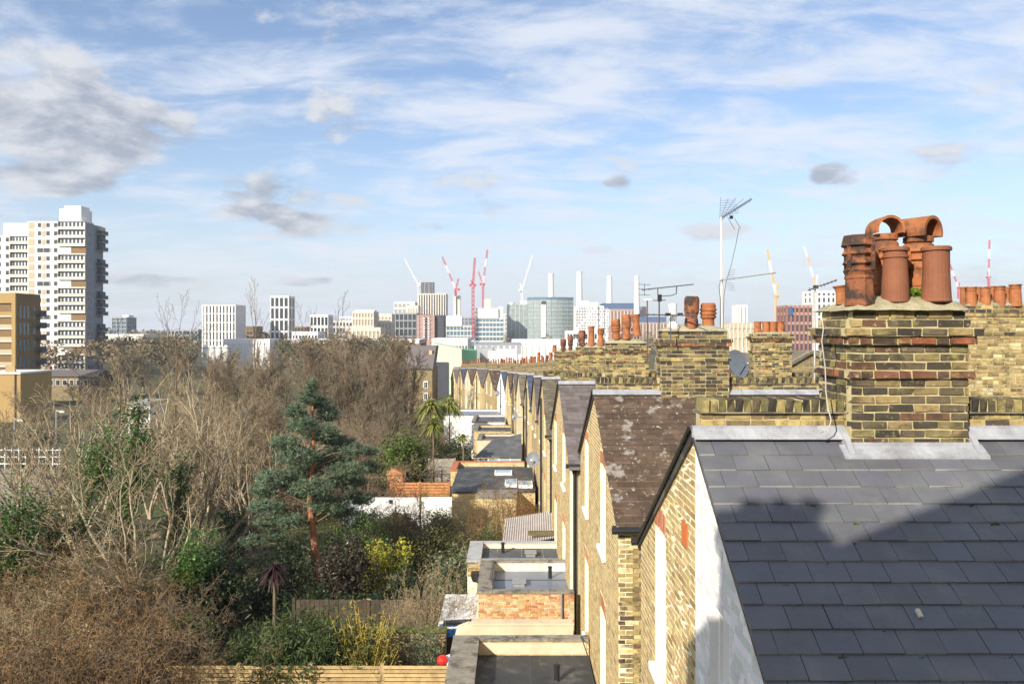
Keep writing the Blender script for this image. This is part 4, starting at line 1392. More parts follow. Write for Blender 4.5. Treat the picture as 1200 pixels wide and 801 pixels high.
# ---- brown brick block in front of it
U = 150.0
bb = thing('apartment_block', 'golden brown brick apartment block with recessed balconies below the tower', 'building', (X_(0, U), U, GFAR))
XR = X_(18, U)
zt = Z_(343, U); zb = GFAR - 1
fh = 2.45
for a, b, m in ((-26, -9, m_cgold), (13.5, 18, m_cgold)):
    MB().box(X_(a, U), X_(b, U) if b < 18 else XR, U, U + 8, zb, zt).build('front_pier', m, bb)
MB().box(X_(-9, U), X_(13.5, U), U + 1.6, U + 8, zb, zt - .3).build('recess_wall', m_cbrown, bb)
MB().box(X_(-9, U), X_(13.5, U), U, U + 1.6, Z_(355, U), zt).build('front_fascia', m_cgold, bb)
for j in range(6):
    z = Z_(355, U) - (j + 1) * fh
    b = MB().box(X_(-9, U), X_(13.5, U), U + .1, U + 1.6, z - .25, z).build('balcony', m_cream, bb)
    MB().box(X_(-9, U) + .05, X_(13.5, U) - .05, U + .12, U + .18, z, z + .75).build('balustrade', m_ctan if j else m_cgold, b)
    MB().box(X_(6, U), X_(12, U), U + 1.5, U + 1.58, z + .1, z + 1.9).build('window', m_gblue, bb)
dep = U * (600 - 18) / (600 - 47) - U
MB().box(XR - 4, XR + .02, U + .4, U + dep, zb, zt - .01).build('side_wall', m_cbrown, bb)  # same brick made darker: this side's shade is put into its colour
for q, yy in enumerate((1.2, 2.4, 3.6, 5.6)):
    for j in range(4):
        z = Z_(356, U) - 2.2 - j * 3.3
        MB().box(XR - .1, XR + .06, U + yy, U + yy + .55, z - .6, z + 1.8).build('window', m_gblue, bb)
for j in range(5):
    z = Z_(356, U) - 2.0 - j * 2.45
    MB().box(XR, XR + 1.0, U + dep - 1.4, U + dep + .6, z - .3, z).build('side_balcony', m_cdark, bb)
    MB().box(XR + .9, XR + 1.0, U + dep - 1.4, U + dep + .6, z, z + .9).build('side_balustrade', m_cdark, bb)
U = 118.0
yl = thing('garden_building', 'low golden brick block with roof terrace below the brown apartments', 'building', (X_(0, U), U, gz(0, U)))
MB().box(X_(-30, U), X_(24, U), U, U + 8, gz(0, U) - 1, Z_(438, U)).build('wall', m_cgold, yl)
MB().box(X_(-30, U), X_(25, U), U - .2, U + 8.2, Z_(438, U), Z_(436, U)).build('roof_edge', m_cwhite, yl)
MB().box(X_(4, U), X_(15, U), U + .5, U + .8, Z_(436, U), Z_(428, U)).build('terrace_screen', m_wood, yl)
MB().box(X_(17.5, U), X_(19, U), U - .12, U - .02, gz(0, U), Z_(438, U)).build('downpipe', m_black, yl)

# ---- middle distance, left of the railway
block('glass_tower', 'slim blue glass tower right of the white tower block', 131, 148, 372, 520, 14, m_gblue, 9, 3, m_cgrey, pw=.12, bh=.25, plant=((139, 147, 369),))
ft = block('residential_tower', 'cream tower with tall vertical fins standing alone', 236.5, 276, 357.5, 430, 16, m_gdark, 6, 10, m_cwhite, m_cream, pw=.55, bh=.12)
block('apartment_block', 'low brown brick flats beside the finned tower', 272, 297, 382.5, 560, 20, m_gdark, 5, 6, m_cbrown, pw=.5, bh=.45)
block('depot', 'pale grey panelled industrial shed below the finned tower', 262, 316, 398, 300, 18, m_conc, 1, 7, m_cwhite, pw=.2, bh=.15, out=.3)
for q, xx in enumerate((241, 249, 257, 265)):
    s = thing('silo', 'pale round silo beside the grey panelled shed', 'silo', (X_(xx, 285), 285, GFAR), 'silos by the shed')
    r = 3.4 * 285 / FPX
    z1 = Z_(404, 285)
    MB().lathe(X_(xx, 285), 285, GFAR - 1, [(r, 0), (r, z1 - GFAR), (r * .6, z1 - GFAR + .8), (0, z1 - GFAR + 1.1)], 14).build('drum', m_conc, s, smooth=True)
    MB().lathe(X_(xx, 285), 285, z1 - 1.2, [(r + .06, 0), (r + .06, .25)], 14).build('hoop', m_cgrey, s)
block('residential_tower', 'white grid framed tower beside a low red brick range', 316.5, 338, 347, 460, 13, m_gdark, 5, 4, m_cwhite, pw=.28, bh=.16, sidecols=2)
block('podium', 'long red brick range with white roof edge behind the bare trees', 317, 492, 398, 400, 30, m_cred, 1, 24, m_cred, m_cwhite, pw=.3, bh=.22, out=.3)
block('residential_tower', 'small white grid framed block beyond the bare tree tops', 363, 384.5, 369, 520, 14, m_gdark, 3, 5, m_cwhite, pw=.3, bh=.2)
block('apartment_block', 'stepped cream apartment block with overhanging flat roof', 413, 438, 365, 560, 20, m_ctan, 5, 7, m_cream, pw=.35, bh=.3, plant=((414, 437, 363),))
block('apartment_block', 'pale cream block right of the stepped apartments', 438.5, 459, 368, 590, 20, m_ctan, 4, 5, m_cream, pw=.5, bh=.4)
block('apartment_block', 'grey open framed block under construction with flat top', 461.5, 486, 354, 760, 22, m_cgrey, 6, 5, m_conc, pw=.25, bh=.3)
block('apartment_block', 'cream clad block with orange hoarding on top', 477, 490, 358, 700, 18, m_ctan, 3, 4, m_cream, pw=.6, bh=.3, plant=((480, 485, 354),))
block('office_block', 'dark blue glass office block with white roof line', 463, 488, 367, 540, 22, m_gdark, 5, 5, m_cgrey, m_cgrey, pw=.2, bh=.15)
st1 = block('residential_tower', 'striped cream and dark tower with unfinished black top', 490, 522.5, 344, 800, 22, m_gdark, 2, 11, m_cream, pw=.5, bh=.05, sidecols=4)
block('x', '', 493, 507.5, 330.5, 806, 14, m_cdark, 6, 3, m_cgrey, m_cgrey, pw=.15, bh=.2, parent=st1, yb=344)
pk = block('apartment_block', 'pink brick apartment block with a dark glazed side', 488.5, 509, 369.5, 500, 16, m_cpink, 9, 3, m_cpink, m_cpink, pw=.5, bh=.3, sidecols=3)
MB().box(X_(509, 500) + .2, X_(519.5, 500), 502, 520, GFAR, Z_(369, 500)).build('dark_wing', m_cdark, pk)
for j in range(9):
    for q in range(3): MB().box(X_(496 + q * 2.6, 500), X_(498 + q * 2.6, 500), 499.6, 500.4, Z_(398 - j * 3, 500), Z_(396.3 - j * 3, 500)).build('window', m_gdark if q % 2 else m_cwhite, pk)
U = 720
cs = block('construction_site_block', 'unfinished concrete frame with white wrapped top and lift core', 519, 556, 382, U, 24, m_gblue, 4, 9, m_cwhite, m_conc, pw=.16, bh=.22, sidecols=3)
MB().box(X_(518, U), X_(541, U), U - 1, U + 16, Z_(382, U), Z_(370, U)).build('sheeted_floors', m_cwhite, cs)
MB().box(X_(531, U), X_(539, U), U + 4, U + 12, Z_(371, U), Z_(346, U)).build('lift_core', m_cream, cs)
MB().box(X_(534, U), X_(535.5, U), U + 3.8, U + 4.0, Z_(369, U), Z_(347, U)).build('lift_slot', m_cdark, cs)
cs2 = block('construction_site_block', 'taller concrete frame wrapped white above glazed floors beside red crane', 557, 590, 373, U, 24, m_gblue, 6, 8, m_cwhite, m_conc, pw=.12, bh=.3, sidecols=3)
MB().box(X_(556.5, U), X_(584, U), U - 1, U + 20, Z_(373, U), Z_(361, U)).build('sheeted_floors', m_cwhite, cs2)
MB().box(X_(584, U), X_(590, U), U + 1, U + 20, Z_(373, U), Z_(359, U)).build('sheeted_floors', m_conc, cs2)
MB().box(X_(567, U), X_(575, U), U + 4, U + 12, Z_(361, U), Z_(350, U)).build('lift_core', m_cream, cs2)
block('office_block', 'green glass office block with stepped top', 594, 619, 357, 760, 26, m_ggreen, 8, 5, m_conc, m_cgrey, pw=.1, bh=.14, plant=((596, 604, 354), (610, 618, 352)))
# curved glass building
U = 740
gc = thing('glass_office', 'broad curved green glass building with dark roof band', 'building', (X_(645, U), U, GFAR))
n = 16
pts = []
for i in range(n + 1):
    a = i / n
    pts.append((X_(618 + 54 * a, U), U - 9 * math.sin(math.pi * a)))
zt = Z_(351, U)
for i in range(n):
    (xa, ya), (xb, yb_) = pts[i], pts[i + 1]
    MB().prism([(xa, ya, GFAR - 1), (xb, yb_, GFAR - 1), (xb, U + 30, GFAR - 1), (xa, U + 30, GFAR - 1)], (0, 0, zt - GFAR + 1)).build('glazed_bay', m_ggreen, gc)
rows = 11
for j in range(rows + 1):
    z = GFAR + 2 + (zt - GFAR - 2) * j / rows
    mb = MB()
    P = [(x, y - .5, z) for x, y in pts] + [(pts[-1][0], U + 29, z), (pts[0][0], U + 29, z)]
    mb.prism(P, (0, 0, .55 if j < rows else 2.2))
    mb.build('floor_band', m_cgrey if j < rows else m_gblue, gc)
for i in range(0, n + 1, 2):
    MB().box(pts[i][0] - .15, pts[i][0] + .15, pts[i][1] - .4, pts[i][1] + .4, GFAR, zt).build('mullion', m_cgrey, gc)
MB().box(X_(634, U), X_(639, U), U - 9.6, U - 6, Z_(395, U), Z_(357, U)).build('white_column', m_cwhite, gc)
MB().box(X_(634, U), X_(639, U), U - 9.6, U - 6, Z_(357, U), Z_(353, U)).build('dark_louvre', m_cdark, gc)
MB().box(X_(661, U), X_(666, U), U, U + 8, zt, Z_(348, U)).build('plant_room', m_gblue, gc)
# perforated white building
U = 700
wm = thing('perforated_block', 'jagged white block pierced by small square windows', 'building', (X_(695, U), U, GFAR))
for a, b, y in ((674, 681, 359), (681, 690, 352), (690, 701, 354), (701, 708, 358), (708, 714.5, 362)):
    MB().box(X_(a, U), X_(b, U) - .02, U + abs(a - 690) * .15, U + 20, GFAR - 1, Z_(y, U)).build('wing', m_cwhite, wm)
mw_ = shared('small_square_window', lambda: MB().box(-.55, .55, -.3, .3, -.7, .7), m_cgrey)
for r in range(10):
    for q in range(13):
        pxx = 676 + q * 3 + (r % 2) * .6
        pyy = 361 + r * 3.4
        if (q + r) % 7 == 0 or pxx > 713: continue
        seg = next(a for a, b in ((674, 681), (681, 690), (690, 701), (701, 708), (708, 716)) if a <= pxx < b)
        if pxx + .8 > {674: 681, 681: 690, 690: 701, 701: 708, 708: 714.5}[seg]: continue
        piece('window', mw_, wm, Matrix.Translation((X_(pxx, U), U + abs(seg - 690) * .15 - .1, Z_(pyy, U))) @ Matrix.Diagonal((1 + .5 * (q < 4), 1, 1.3 if q < 4 else 1, 1)))
# low blocks filling the skyline between the towers
for lb, x0, x1, yt, u, co, pi, r, c in (('low grey office range left of the finned tower', 196, 232, 386, 620, m_gdark, m_cgrey, 3, 8), ('small brick block with stair tower beyond the white grid tower', 341, 360, 383, 640, m_gdark, m_cbrown, 4, 5),
                                        ('pale flats behind the small white grid block', 386, 413, 376, 640, m_gdark, m_conc, 4, 7), ('grey flats with white bands left of the stepped apartments', 398, 416, 371, 700, m_cgrey, m_cwhite, 5, 5),
                                        ('low tan block under the stepped apartments', 404, 446, 384, 480, m_ctan, m_cream, 2, 9), ('white terrace block at the foot of the pale flats', 342, 372, 389, 430, m_gdark, m_cwhite, 2, 8),
                                        ('grey mid-rise between the concrete frames', 540, 558, 372, 800, m_gblue, m_cgrey, 7, 4), ('slim pale block beside the green glass offices', 588, 595, 368, 820, m_cgrey, m_conc, 7, 2),
                                        ('brick mansion block below the power station', 716, 750, 382, 640, m_gdark, m_cpink, 3, 9), ('white flats at the foot of the perforated block', 664, 700, 388, 520, m_gdark, m_cwhite, 2, 10),
                                        ('grey warehouse under the slim blue tower', 118, 168, 392, 430, m_cgrey, m_conc, 1, 8), ('pale block past the yellow crane', 876, 893, 380, 640, m_gdark, m_conc, 3, 4)):
    block('office_block', lb, x0, x1, yt, u, 16, co, r, c, pi, pw=.35, bh=.3)
# the old power station
U = 1230
ps = thing('power_station', 'old brick power station with four tall white chimneys', 'power station', (X_(715, U), U, GFAR))
MB().box(X_(706, U), X_(752, U), U, U + 90, GFAR - 1, Z_(362, U)).build('turbine_hall', m_cpink, ps)
MB().box(X_(708, U), X_(750, U), U + 2, U + 60, Z_(362, U), Z_(355, U)).build('blue_sheeted_roof', m_blue, ps)
MB().box(X_(748, U), X_(758, U), U + 4, U + 40, GFAR - 1, Z_(359, U)).build('corner_tower', m_cpink, ps)
MB().box(X_(735, U - 40), X_(782, U - 40), U - 40, U - 5, GFAR - 1, Z_(377.5, U - 40)).build('boiler_house', m_cpink, ps)
MB().box(X_(735, U - 40), X_(781, U - 40), U - 39, U - 6, Z_(377.5, U - 40), Z_(371, U - 40)).build('blue_sheeted_roof', m_blue, ps)
for q in range(22):
    MB().box(X_(737 + q * 2, U - 40), X_(737.9 + q * 2, U - 40), U - 41, U - 39.5, GFAR, Z_(379, U - 40)).build('brick_pilaster', m_cbrown if q % 2 else m_cream, ps)
for q in range(20):
    MB().box(X_(711 + q * 2, U), X_(711.9 + q * 2, U), U - 1, U + .5, GFAR, Z_(364, U)).build('brick_pilaster', m_cbrown if q % 2 else m_cream, ps)
for xx, yt, uu, rr in ((645.8, 320.5, 1260, 3.3), (679, 318, 1190, 3.3), (714.2, 323.5, 1270, 3.1), (746.3, 323.5, 1210, 3.0)):
    r = rr * uu / FPX
    z1 = Z_(yt, uu)
    h = z1 - GFAR
    c = MB().lathe(X_(xx, uu), uu, GFAR, [(r * 1.25, 0), (r * 1.15, h * .55), (r * .92, h * .97), (r * 1.0, h * .975), (r * 1.0, h), (r * .7, h), (r * .7, h * .9)], 20).build('chimney', m_cwhite, ps, smooth=False)
    if xx in (679,): pass
# ---- right-hand skyline
block('residential_tower', 'plain white tower with a grey window strip far beyond the aerials', 862.5, 876, 357.5, 900, 16, m_cgrey, 1, 3, m_cwhite, pw=.62, bh=.06)
rb = block('apartment_block', 'red brick apartment block with white balcony lines and blue panel', 922, 952, 358, 380, 14, m_cdark, 6, 6, m_cred, m_cpink, pw=.42, bh=.3, sidecols=3)
MB().box(X_(924, 380), X_(929, 380), 379.6, 380.3, Z_(369, 380), Z_(359.5, 380)).build('blue_panel', m_blue, rb)
block('residential_tower', 'white tower under construction beneath the luffing crane', 952, 985, 341, 560, 18, m_gdark, 9, 6, m_cwhite, pw=.5, bh=.35, sidecols=2)
block('flats', 'low tan brick flats under the tall aerial mast', 855, 885, 379, 330, 14, m_ctan, 3, 6, m_cream, m_ctan, pw=.3, bh=.4)
block('flats', 'low white flats left of the red brick block', 892, 922, 382, 420, 14, m_gdark, 3, 6, m_cwhite, pw=.4, bh=.4)
block('warehouse', 'long white warehouse below the curved glass building', 600, 676, 399, 330, 40, m_conc, 1, 10, m_cwhite, pw=.3, bh=.3, out=.3)
block('warehouse', 'pale grey flat warehouse roofs beyond the chimney rows', 556, 612, 405, 260, 50, m_conc, 1, 8, m_conc, m_cgrey, pw=.3, bh=.3, out=.3)
block('market_hall', 'grey slotted modern hall behind the pale green shed', 506, 548, 397, 330, 26, m_cdark, 1, 12, m_conc, pw=.45, bh=.3, out=.6)
# pale green industrial shed
U = 185.0
gs_ = thing('industrial_shed', 'pale green windowless shed with dark green side at the row end', 'shed', (X_(525, U), U, GFAR))
m_pgreen = mat('pale_green_cladding', (.52, .58, .43), .6, .06, .2, 0)
m_dgreen = mat('mid_green_cladding', (.16, .42, .22), .6, .06, .2, 0)
MB().prism([(X_(507, U), U, GFAR - 1), (X_(541, U), U, GFAR - 1), (X_(541, U), U, Z_(409, U)), (X_(507, U), U, Z_(402, U))], (0, 10, 0)).build('pale_wall', m_pgreen, gs_)
MB().prism([(X_(541, U) + .02, U + 1, GFAR - 1), (X_(555, U), U + 9, GFAR - 1), (X_(555, U), U + 9, Z_(412, U)), (X_(541, U) + .02, U + 1, Z_(409.5, U))], (0, 10, 0)).build('green_side', m_dgreen, gs_)
MB().box(X_(507, U) - .1, X_(525, U), U - .4, U - .1, GFAR - 1, Z_(424, U)).build('dark_base', m_cdark, gs_)
MB().box(X_(555, U), X_(575, U), U + 20, U + 30, GFAR - 1, Z_(410, U)).build('dark_annex', m_cgrey, gs_)
MB().box(X_(570, U), X_(605, U), U + 12, U + 40, GFAR - 1, Z_(413.5, U)).build('white_annex', m_cwhite, gs_)
# dark end house closing the gardens
U = 122.0
eh = thing('end_house', 'shaded brick house with grey roof and white windows at the garden end', 'house', (X_(495, U), U, gz(0, U)))
MB().box(X_(478, U), X_(506.5, U), U, U + 9, gz(0, U) - 1, Z_(432, U)).build('wall', mw_dark, eh)
MB().prism([(X_(476, U), U - .3, Z_(432, U)), (X_(507.5, U), U - .3, Z_(432, U)), (X_(507.5, U), U + 5, Z_(406, U)), (X_(476, U), U + 5, Z_(406, U))], (0, 4.5, 0)).build('roof', m_tile_grey, eh)
for yy in (451, 464.5):
    w = MB().box(X_(496.5, U), X_(501.5, U), U - .12, U + .05, Z_(yy + 4, U), Z_(yy - 4.5, U)).build('window', m_upvc, eh)
    for q in range(2): MB().box(X_(497.2 + q * 2, U), X_(498.8 + q * 2, U), U - .15, U - .11, Z_(yy + 3.3, U), Z_(yy - 3.6, U)).build('pane', m_gdark, w)
c = MB().box(X_(500.5, U), X_(504, U), U + 3, U + 4, Z_(425, U), Z_(411, U)).build('chimney', mw_stock, eh)


# ---- cranes
def lattice(mb, p, q, w, n):
    p, q = np.array(p, float), np.array(q, float)
    d = q - p; L = np.linalg.norm(d); d /= L
    a = np.cross(d, (0, 1, 0)); a /= np.linalg.norm(a) + 1e-9
    b = np.cross(d, a)
    C = [(a + b), (a - b), (-a - b), (-a + b)]
    r = w * .16
    for c in C: mb.tube([p + c * w / 2, q + c * w / 2], r, 4, cap=False)
    for i in range(n):
        s0, s1 = p + d * L * i / n, p + d * L * (i + 1) / n
        for j in range(4):
            mb.tube([s0 + C[j] * w / 2, s1 + C[(j + 1) % 4] * w / 2], r * .7, 3, cap=False)
    return mb


m_crred = mat('crane_red', (.50, .03, .045), .5, .1, .3, 0)
m_crwhite = mat('crane_white', (.75, .75, .75), .5, .05, .3, 0)
m_cryel = mat('crane_yellow', (.62, .42, .14), .5, .1, .3, 0)


def crane(label, u, mx, ypiv, ybase, tip, back, mcol, jcol, wpx=1.9):
    t = thing('tower_crane', label, 'crane', (X_(mx, u), u, Z_(ybase, u)), 'tower cranes on the skyline')
    w = wpx * u / FPX
    pv = (X_(mx, u), u, Z_(ypiv, u))
    lattice(MB(), (X_(mx, u), u, Z_(ybase, u)), pv, w, 12).build('mast', mcol, t)
    tipw = (X_(tip[0], u), u, Z_(tip[1], u))
    p0, p1 = np.array(pv), np.array(tipw)
    for i in range(4):
        lattice(MB(), p0 + (p1 - p0) * i / 4, p0 + (p1 - p0) * (i + 1) / 4, w * .75, 5).build('jib_section', jcol if i % 2 == 0 else mcol, t)
    bk = (X_(back[0], u), u, Z_(back[1], u))
    lattice(MB(), pv, bk, w * .7, 3).build('a_frame', mcol, t)
    MB().obox((pv[0] + (pv[0] - tipw[0]) * .12, u, pv[2]), (w * 1.6, 0, 0), (0, w * .7, 0), (0, 0, w * .6)).build('machinery_deck', mcol, t)
    MB().obox((pv[0] + (pv[0] - tipw[0]) * .12, u - w * .8, pv[2] - w * .6), (w * .5, 0, 0), (0, w * .4, 0), (0, 0, w * .6)).build('cab', m_cgrey, t)
    MB().tube([bk, p0 + (p1 - p0) * .85], w * .05, 3).build('pendant_line', m_cgrey, t)
    MB().tube([tipw, (tipw[0], u, tipw[2] - (tipw[2] - pv[2]) * .5)], w * .05, 3).build('hoist_line', m_cgrey, t)


crane('pale white luffing crane behind the striped tower', 820, 490.5, 334, 372, (474, 303), (494, 329), m_crwhite, m_crwhite, 1.6)
crane('red and white crane on the left lift core', 720, 534, 339, 347, (518.5, 301), (537.5, 326), m_crred, m_crwhite)
crane('red crane with upright jib standing between two concrete frames', 715, 554.3, 334, 396, (556.5, 302), (552.5, 328), m_crred, m_crred, 2.4)
crane('red crane with steep striped jib on the taller concrete frame', 735, 566, 333, 372, (571.2, 292.5), (560.5, 318), m_crred, m_crwhite)
crane('white luffing crane over the green glass offices', 800, 611.5, 340, 358, (624, 299), (609.5, 332), m_crwhite, m_crwhite, 1.7)
crane('yellow crane with steep white jib right of the aerials', 640, 909.5, 346, 378, (899, 292), (911.5, 332), m_cryel, m_crwhite, 2.2)
crane('pale crane perched on the white tower under construction', 570, 956.5, 336, 346, (942.5, 289), (958, 322), m_crwhite, m_cryel, 1.6)
crane('distant red crane mast above the long row of pots', 900, 1158.5, 325, 345, (1159.5, 281), (1157.5, 318), m_crred, m_crwhite, 1.6)
crane('distant red crane half hidden behind the plain clay pot', 880, 1123, 337, 350, (1113.5, 310), (1124.5, 331), m_crred, m_crwhite, 1.4)

# ------------------------------------------------------------------ trees, shrubs, climbers
m_bark_pale = mat('pale_bark', (.36, .30, .205), .9, .25, 3, .3, 30, rnd=.22)
m_bark_brown = mat('brown_bark', (.155, .115, .075), .9, .3, 3, .4, 20, rnd=.2)
m_twig_warm = mat('warm_twigs', (.178, .138, .090), .9, .3, .6, 0, rnd=.25, attr=True)
m_twig_pale = mat('pale_twigs', (.255, .20, .12), .9, .3, .8, 0, rnd=.25, attr=True)
m_twig_rust = mat('rusty_twigs', (.165, .105, .050), .9, .35, 1.2, 0, rnd=.2, attr=True)
m_pine_bark = mat('orange_pine_bark', (.33, .15, .08), .9, .3, 6, .6, 30)


def leafmat(name, col, rough=.5, rnd=.15, trans=.25, spec=.4):
    return mat(name, col, rough, .25, 2.5, 0, attr=True, rnd=rnd, trans=trans, spec=spec)


m_lf_dark = leafmat('leaf_dark_green', (.028, .050, .018))
m_lf_mid = leafmat('leaf_mid_green', (.075, .115, .028))
m_lf_bright = leafmat('leaf_bright_green', (.13, .20, .035))
m_lf_yellow = leafmat('leaf_yellow_green', (.34, .34, .035))
m_lf_grey = leafmat('leaf_grey_green', (.16, .20, .115))
m_lf_leafy = leafmat('leaf_fresh_green', (.095, .15, .032))
m_lf_bronze = leafmat('leaf_bronze', (.060, .050, .038), rough=.35)
m_lf_blue = leafmat('needle_blue_green', (.13, .195, .125))
m_lf_ivy = leafmat('ivy_leaf', (.060, .125, .022), rough=.35)
m_lf_purple = leafmat('leaf_dark_purple', (.055, .028, .026))
m_lf_olive = leafmat('leaf_olive', (.10, .10, .035))
m_lf_rust = leafmat('leaf_rust', (.30, .12, .03))
m_lf_palm = leafmat('palm_leaf', (.27, .29, .07))
m_cane = mat('golden_cane', (.52, .40, .08), .45, .15, 8, 0)


def segs_mesh(mb, S, n=3, col=None):
    """S rows: p0(3) p1(3) r0 r1 -> tapered n-sided prisms"""
    S = np.asarray(S, dtype=float)
    if not len(S): return
    p, q = S[:, :3], S[:, 3:6]
    d = q - p
    d /= np.linalg.norm(d, axis=1, keepdims=True) + 1e-9
    ref = np.where(np.abs(d[:, 2:3]) > .9, np.array([[1.0, 0, 0]]), np.array([[0, 0, 1.0]]))
    a = np.cross(d, ref); a /= np.linalg.norm(a, axis=1, keepdims=True) + 1e-9
    b = np.cross(d, a)
    ang = np.arange(n) * 2 * math.pi / n
    ring = np.cos(ang)[None, :, None] * a[:, None] + np.sin(ang)[None, :, None] * b[:, None]
    V = np.concatenate([p[:, None] + ring * S[:, 6, None, None], q[:, None] + ring * S[:, 7, None, None]], axis=1)
    m = len(S)
    base = (np.arange(m) * 2 * n)[:, None, None]
    f = np.array([[j, (j + 1) % n, n + (j + 1) % n, n + j] for j in range(n)])[None]
    C = None
    if col is not None:
        C = np.repeat(np.asarray(col), n, axis=0)
    mb.add(V.reshape(-1, 3), (base + f).reshape(-1, 4), C)


def grow(rng, starts, lev, wob=.16, trop=.05, lo0=.22):
    """recursive branching; lev = list of (children, length factor, angle, segments, radius factor)"""
    out = [[] for _ in range(len(lev) + 1)]
    stack = [(np.array(p, float), np.array(d, float) / np.linalg.norm(d), L, r, 0, trop) for p, d, L, r in starts]
    while stack:
        p, d, L, r, k, tr = stack.pop()
        nseg = lev[k][3] if k < len(lev) else 3
        pts = [p]; dirs = [d]
        for i in range(nseg):
            d = d + rng.normal(0, wob, 3) + np.array([0, 0, tr])
            d /= np.linalg.norm(d)
            q = p + d * L / nseg
            r0, r1 = r * (1 - .72 * i / nseg), r * (1 - .72 * (i + 1) / nseg)
            out[k].append((*p, *q, r0, r1))
            p = q
            pts.append(p); dirs.append(d)
        if k < len(lev):
            nc, lf, ang, _, rf = lev[k]
            lo = lo0 if k == 0 else .22
            for c in range(nc):
                t = (c + rng.uniform(.3, 1.0)) / nc
                t = lo + (1 - lo) * t
                i = min(int(t * nseg), nseg - 1)
                f = t * nseg - i
                bp = pts[i] + (pts[i + 1] - pts[i]) * min(f, 1)
                bd = dirs[i + 1]
                ax = np.cross(bd, rng.normal(0, 1, 3)); ax /= np.linalg.norm(ax) + 1e-9
                an = ang * rng.uniform(.6, 1.3)
                nd = bd * math.cos(an) + np.cross(ax, bd) * math.sin(an)
                nr = r * (1 - .72 * t) * rf
                stack.append((bp, nd, L * lf * rng.uniform(.6, 1.15) * (1.15 - .5 * t), max(nr, .0035), k + 1, tr))
    return out


def bare_tree(rng, H, r0, kind='upright', twr=.007):
    if kind == 'upright':
        st = [((0, 0, 0), (rng.normal(0, .05), rng.normal(0, .05), 1), H * .80, r0)]
        lev = [(17, .46, .55, 8, .55), (9, .45, .55, 5, .5), (7, .5, .6, 4, .55), (4, .55, .6, 3, .6)]
        tr = .10
    elif kind == 'spread':
        st = [((0, 0, 0), (rng.normal(0, .08), rng.normal(0, .08), 1), H * .62, r0)]
        lev = [(9, .75, .75, 6, .62), (8, .5, .65, 6, .55), (7, .5, .65, 4, .55), (4, .5, .7, 3, .6)]
        tr = .05
    elif kind == 'multi':
        st = []
        for q in range(9):
            a = q * 2.4 + rng.uniform(-.3, .3)
            tl = rng.uniform(.15, .75)
            st.append(((.12 * math.cos(a), .12 * math.sin(a), 0), (tl * math.cos(a), tl * math.sin(a), 1), H * rng.uniform(.7, 1.0), r0 * rng.uniform(.5, 1)))
        lev = [(7, .42, .5, 8, .55), (6, .5, .6, 5, .55), (5, .5, .6, 3, .6)]
        tr = .04
    elif kind == 'open':
        st = [((.1 * q, .1 * q, 0), (rng.normal(0, .22), rng.normal(0, .22), 1), H * .8 * (1 - .12 * q), r0 * (1 - .15 * q)) for q in range(3)]
        lev = [(6, .5, .5, 8, .62), (6, .5, .5, 5, .55), (5, .5, .55, 4, .6)]
        tr = .07
    elif kind == 'sparse':
        st = [((0, 0, 0), (rng.normal(0, .08), rng.normal(0, .08), 1), H * .8, r0)]
        lev = [(7, .55, .5, 7, .6), (5, .5, .5, 5, .55), (4, .5, .6, 4, .6)]
        tr = .08
    else:   # tangle of arching stems
        st = []
        for q in range(70):
            a = rng.uniform(0, 6.283); rr = rng.uniform(0, 1) ** .5 * H * .7
            tl = rng.uniform(.1, .9); b = rng.uniform(0, 6.283)
            st.append(((rr * math.cos(a), rr * math.sin(a), 0), (tl * math.cos(b), tl * math.sin(b), 1), H * rng.uniform(.6, 1.15), r0 * rng.uniform(.4, 1)))
        lev = [(6, .38, .8, 7, .55), (6, .5, .9, 4, .6), (3, .6, .9, 3, .6)]
        tr = -.035
    G = grow(rng, st, lev, .15 if kind != 'tangle' else .22, tr, .10 if kind == 'upright' else .22)
    thick = [s for g in G[:2] for s in g]
    thin = [(*s[:6], max(s[6], twr), max(s[7], twr * .7)) for g in G[2:] for s in g]
    return thick, thin


PROTO = {}


def proto(key, seed, H, r0, kind, twr):
    if key in PROTO: return PROTO[key]
    rng = np.random.default_rng(seed)
    thick, thin = bare_tree(rng, H, r0, kind, twr)
    a, b = MB(), MB()
    segs_mesh(a, thick, 5)
    f = rng.uniform(.7, 1.3, len(thin))
    segs_mesh(b, thin, 3, np.stack([f, f * rng.uniform(.95, 1.05, len(thin)), f], axis=1))
    PROTO[key] = (a.mesh('trunk_shape', smooth=True), b.mesh('crown_shape'))
    return PROTO[key]


def place_tree(label, key, x, y, sc, rz, mt, mc, name='bare_tree', cat='tree', group=None, zoff=0.0, lean=(0, 0), sxy=1.0):
    t = thing(name, label, cat, (x, y, gz(x, y) + zoff), group)
    for nm, me, mm in (('trunk', PROTO[key][0], mt), ('crown', PROTO[key][1], mc)):
        kk = (me.name, mm.name)
        if kk not in PROTO:
            m2 = me.copy(); m2.materials.clear(); m2.materials.append(mm); PROTO[kk] = m2
        o = bpy.data.objects.new(nm, PROTO[kk])
        COL.objects.link(o)
        o.parent = t
        o.scale = (sc * sxy, sc * sxy, sc)
        o.rotation_euler = (lean[0], lean[1], rz)
    return t


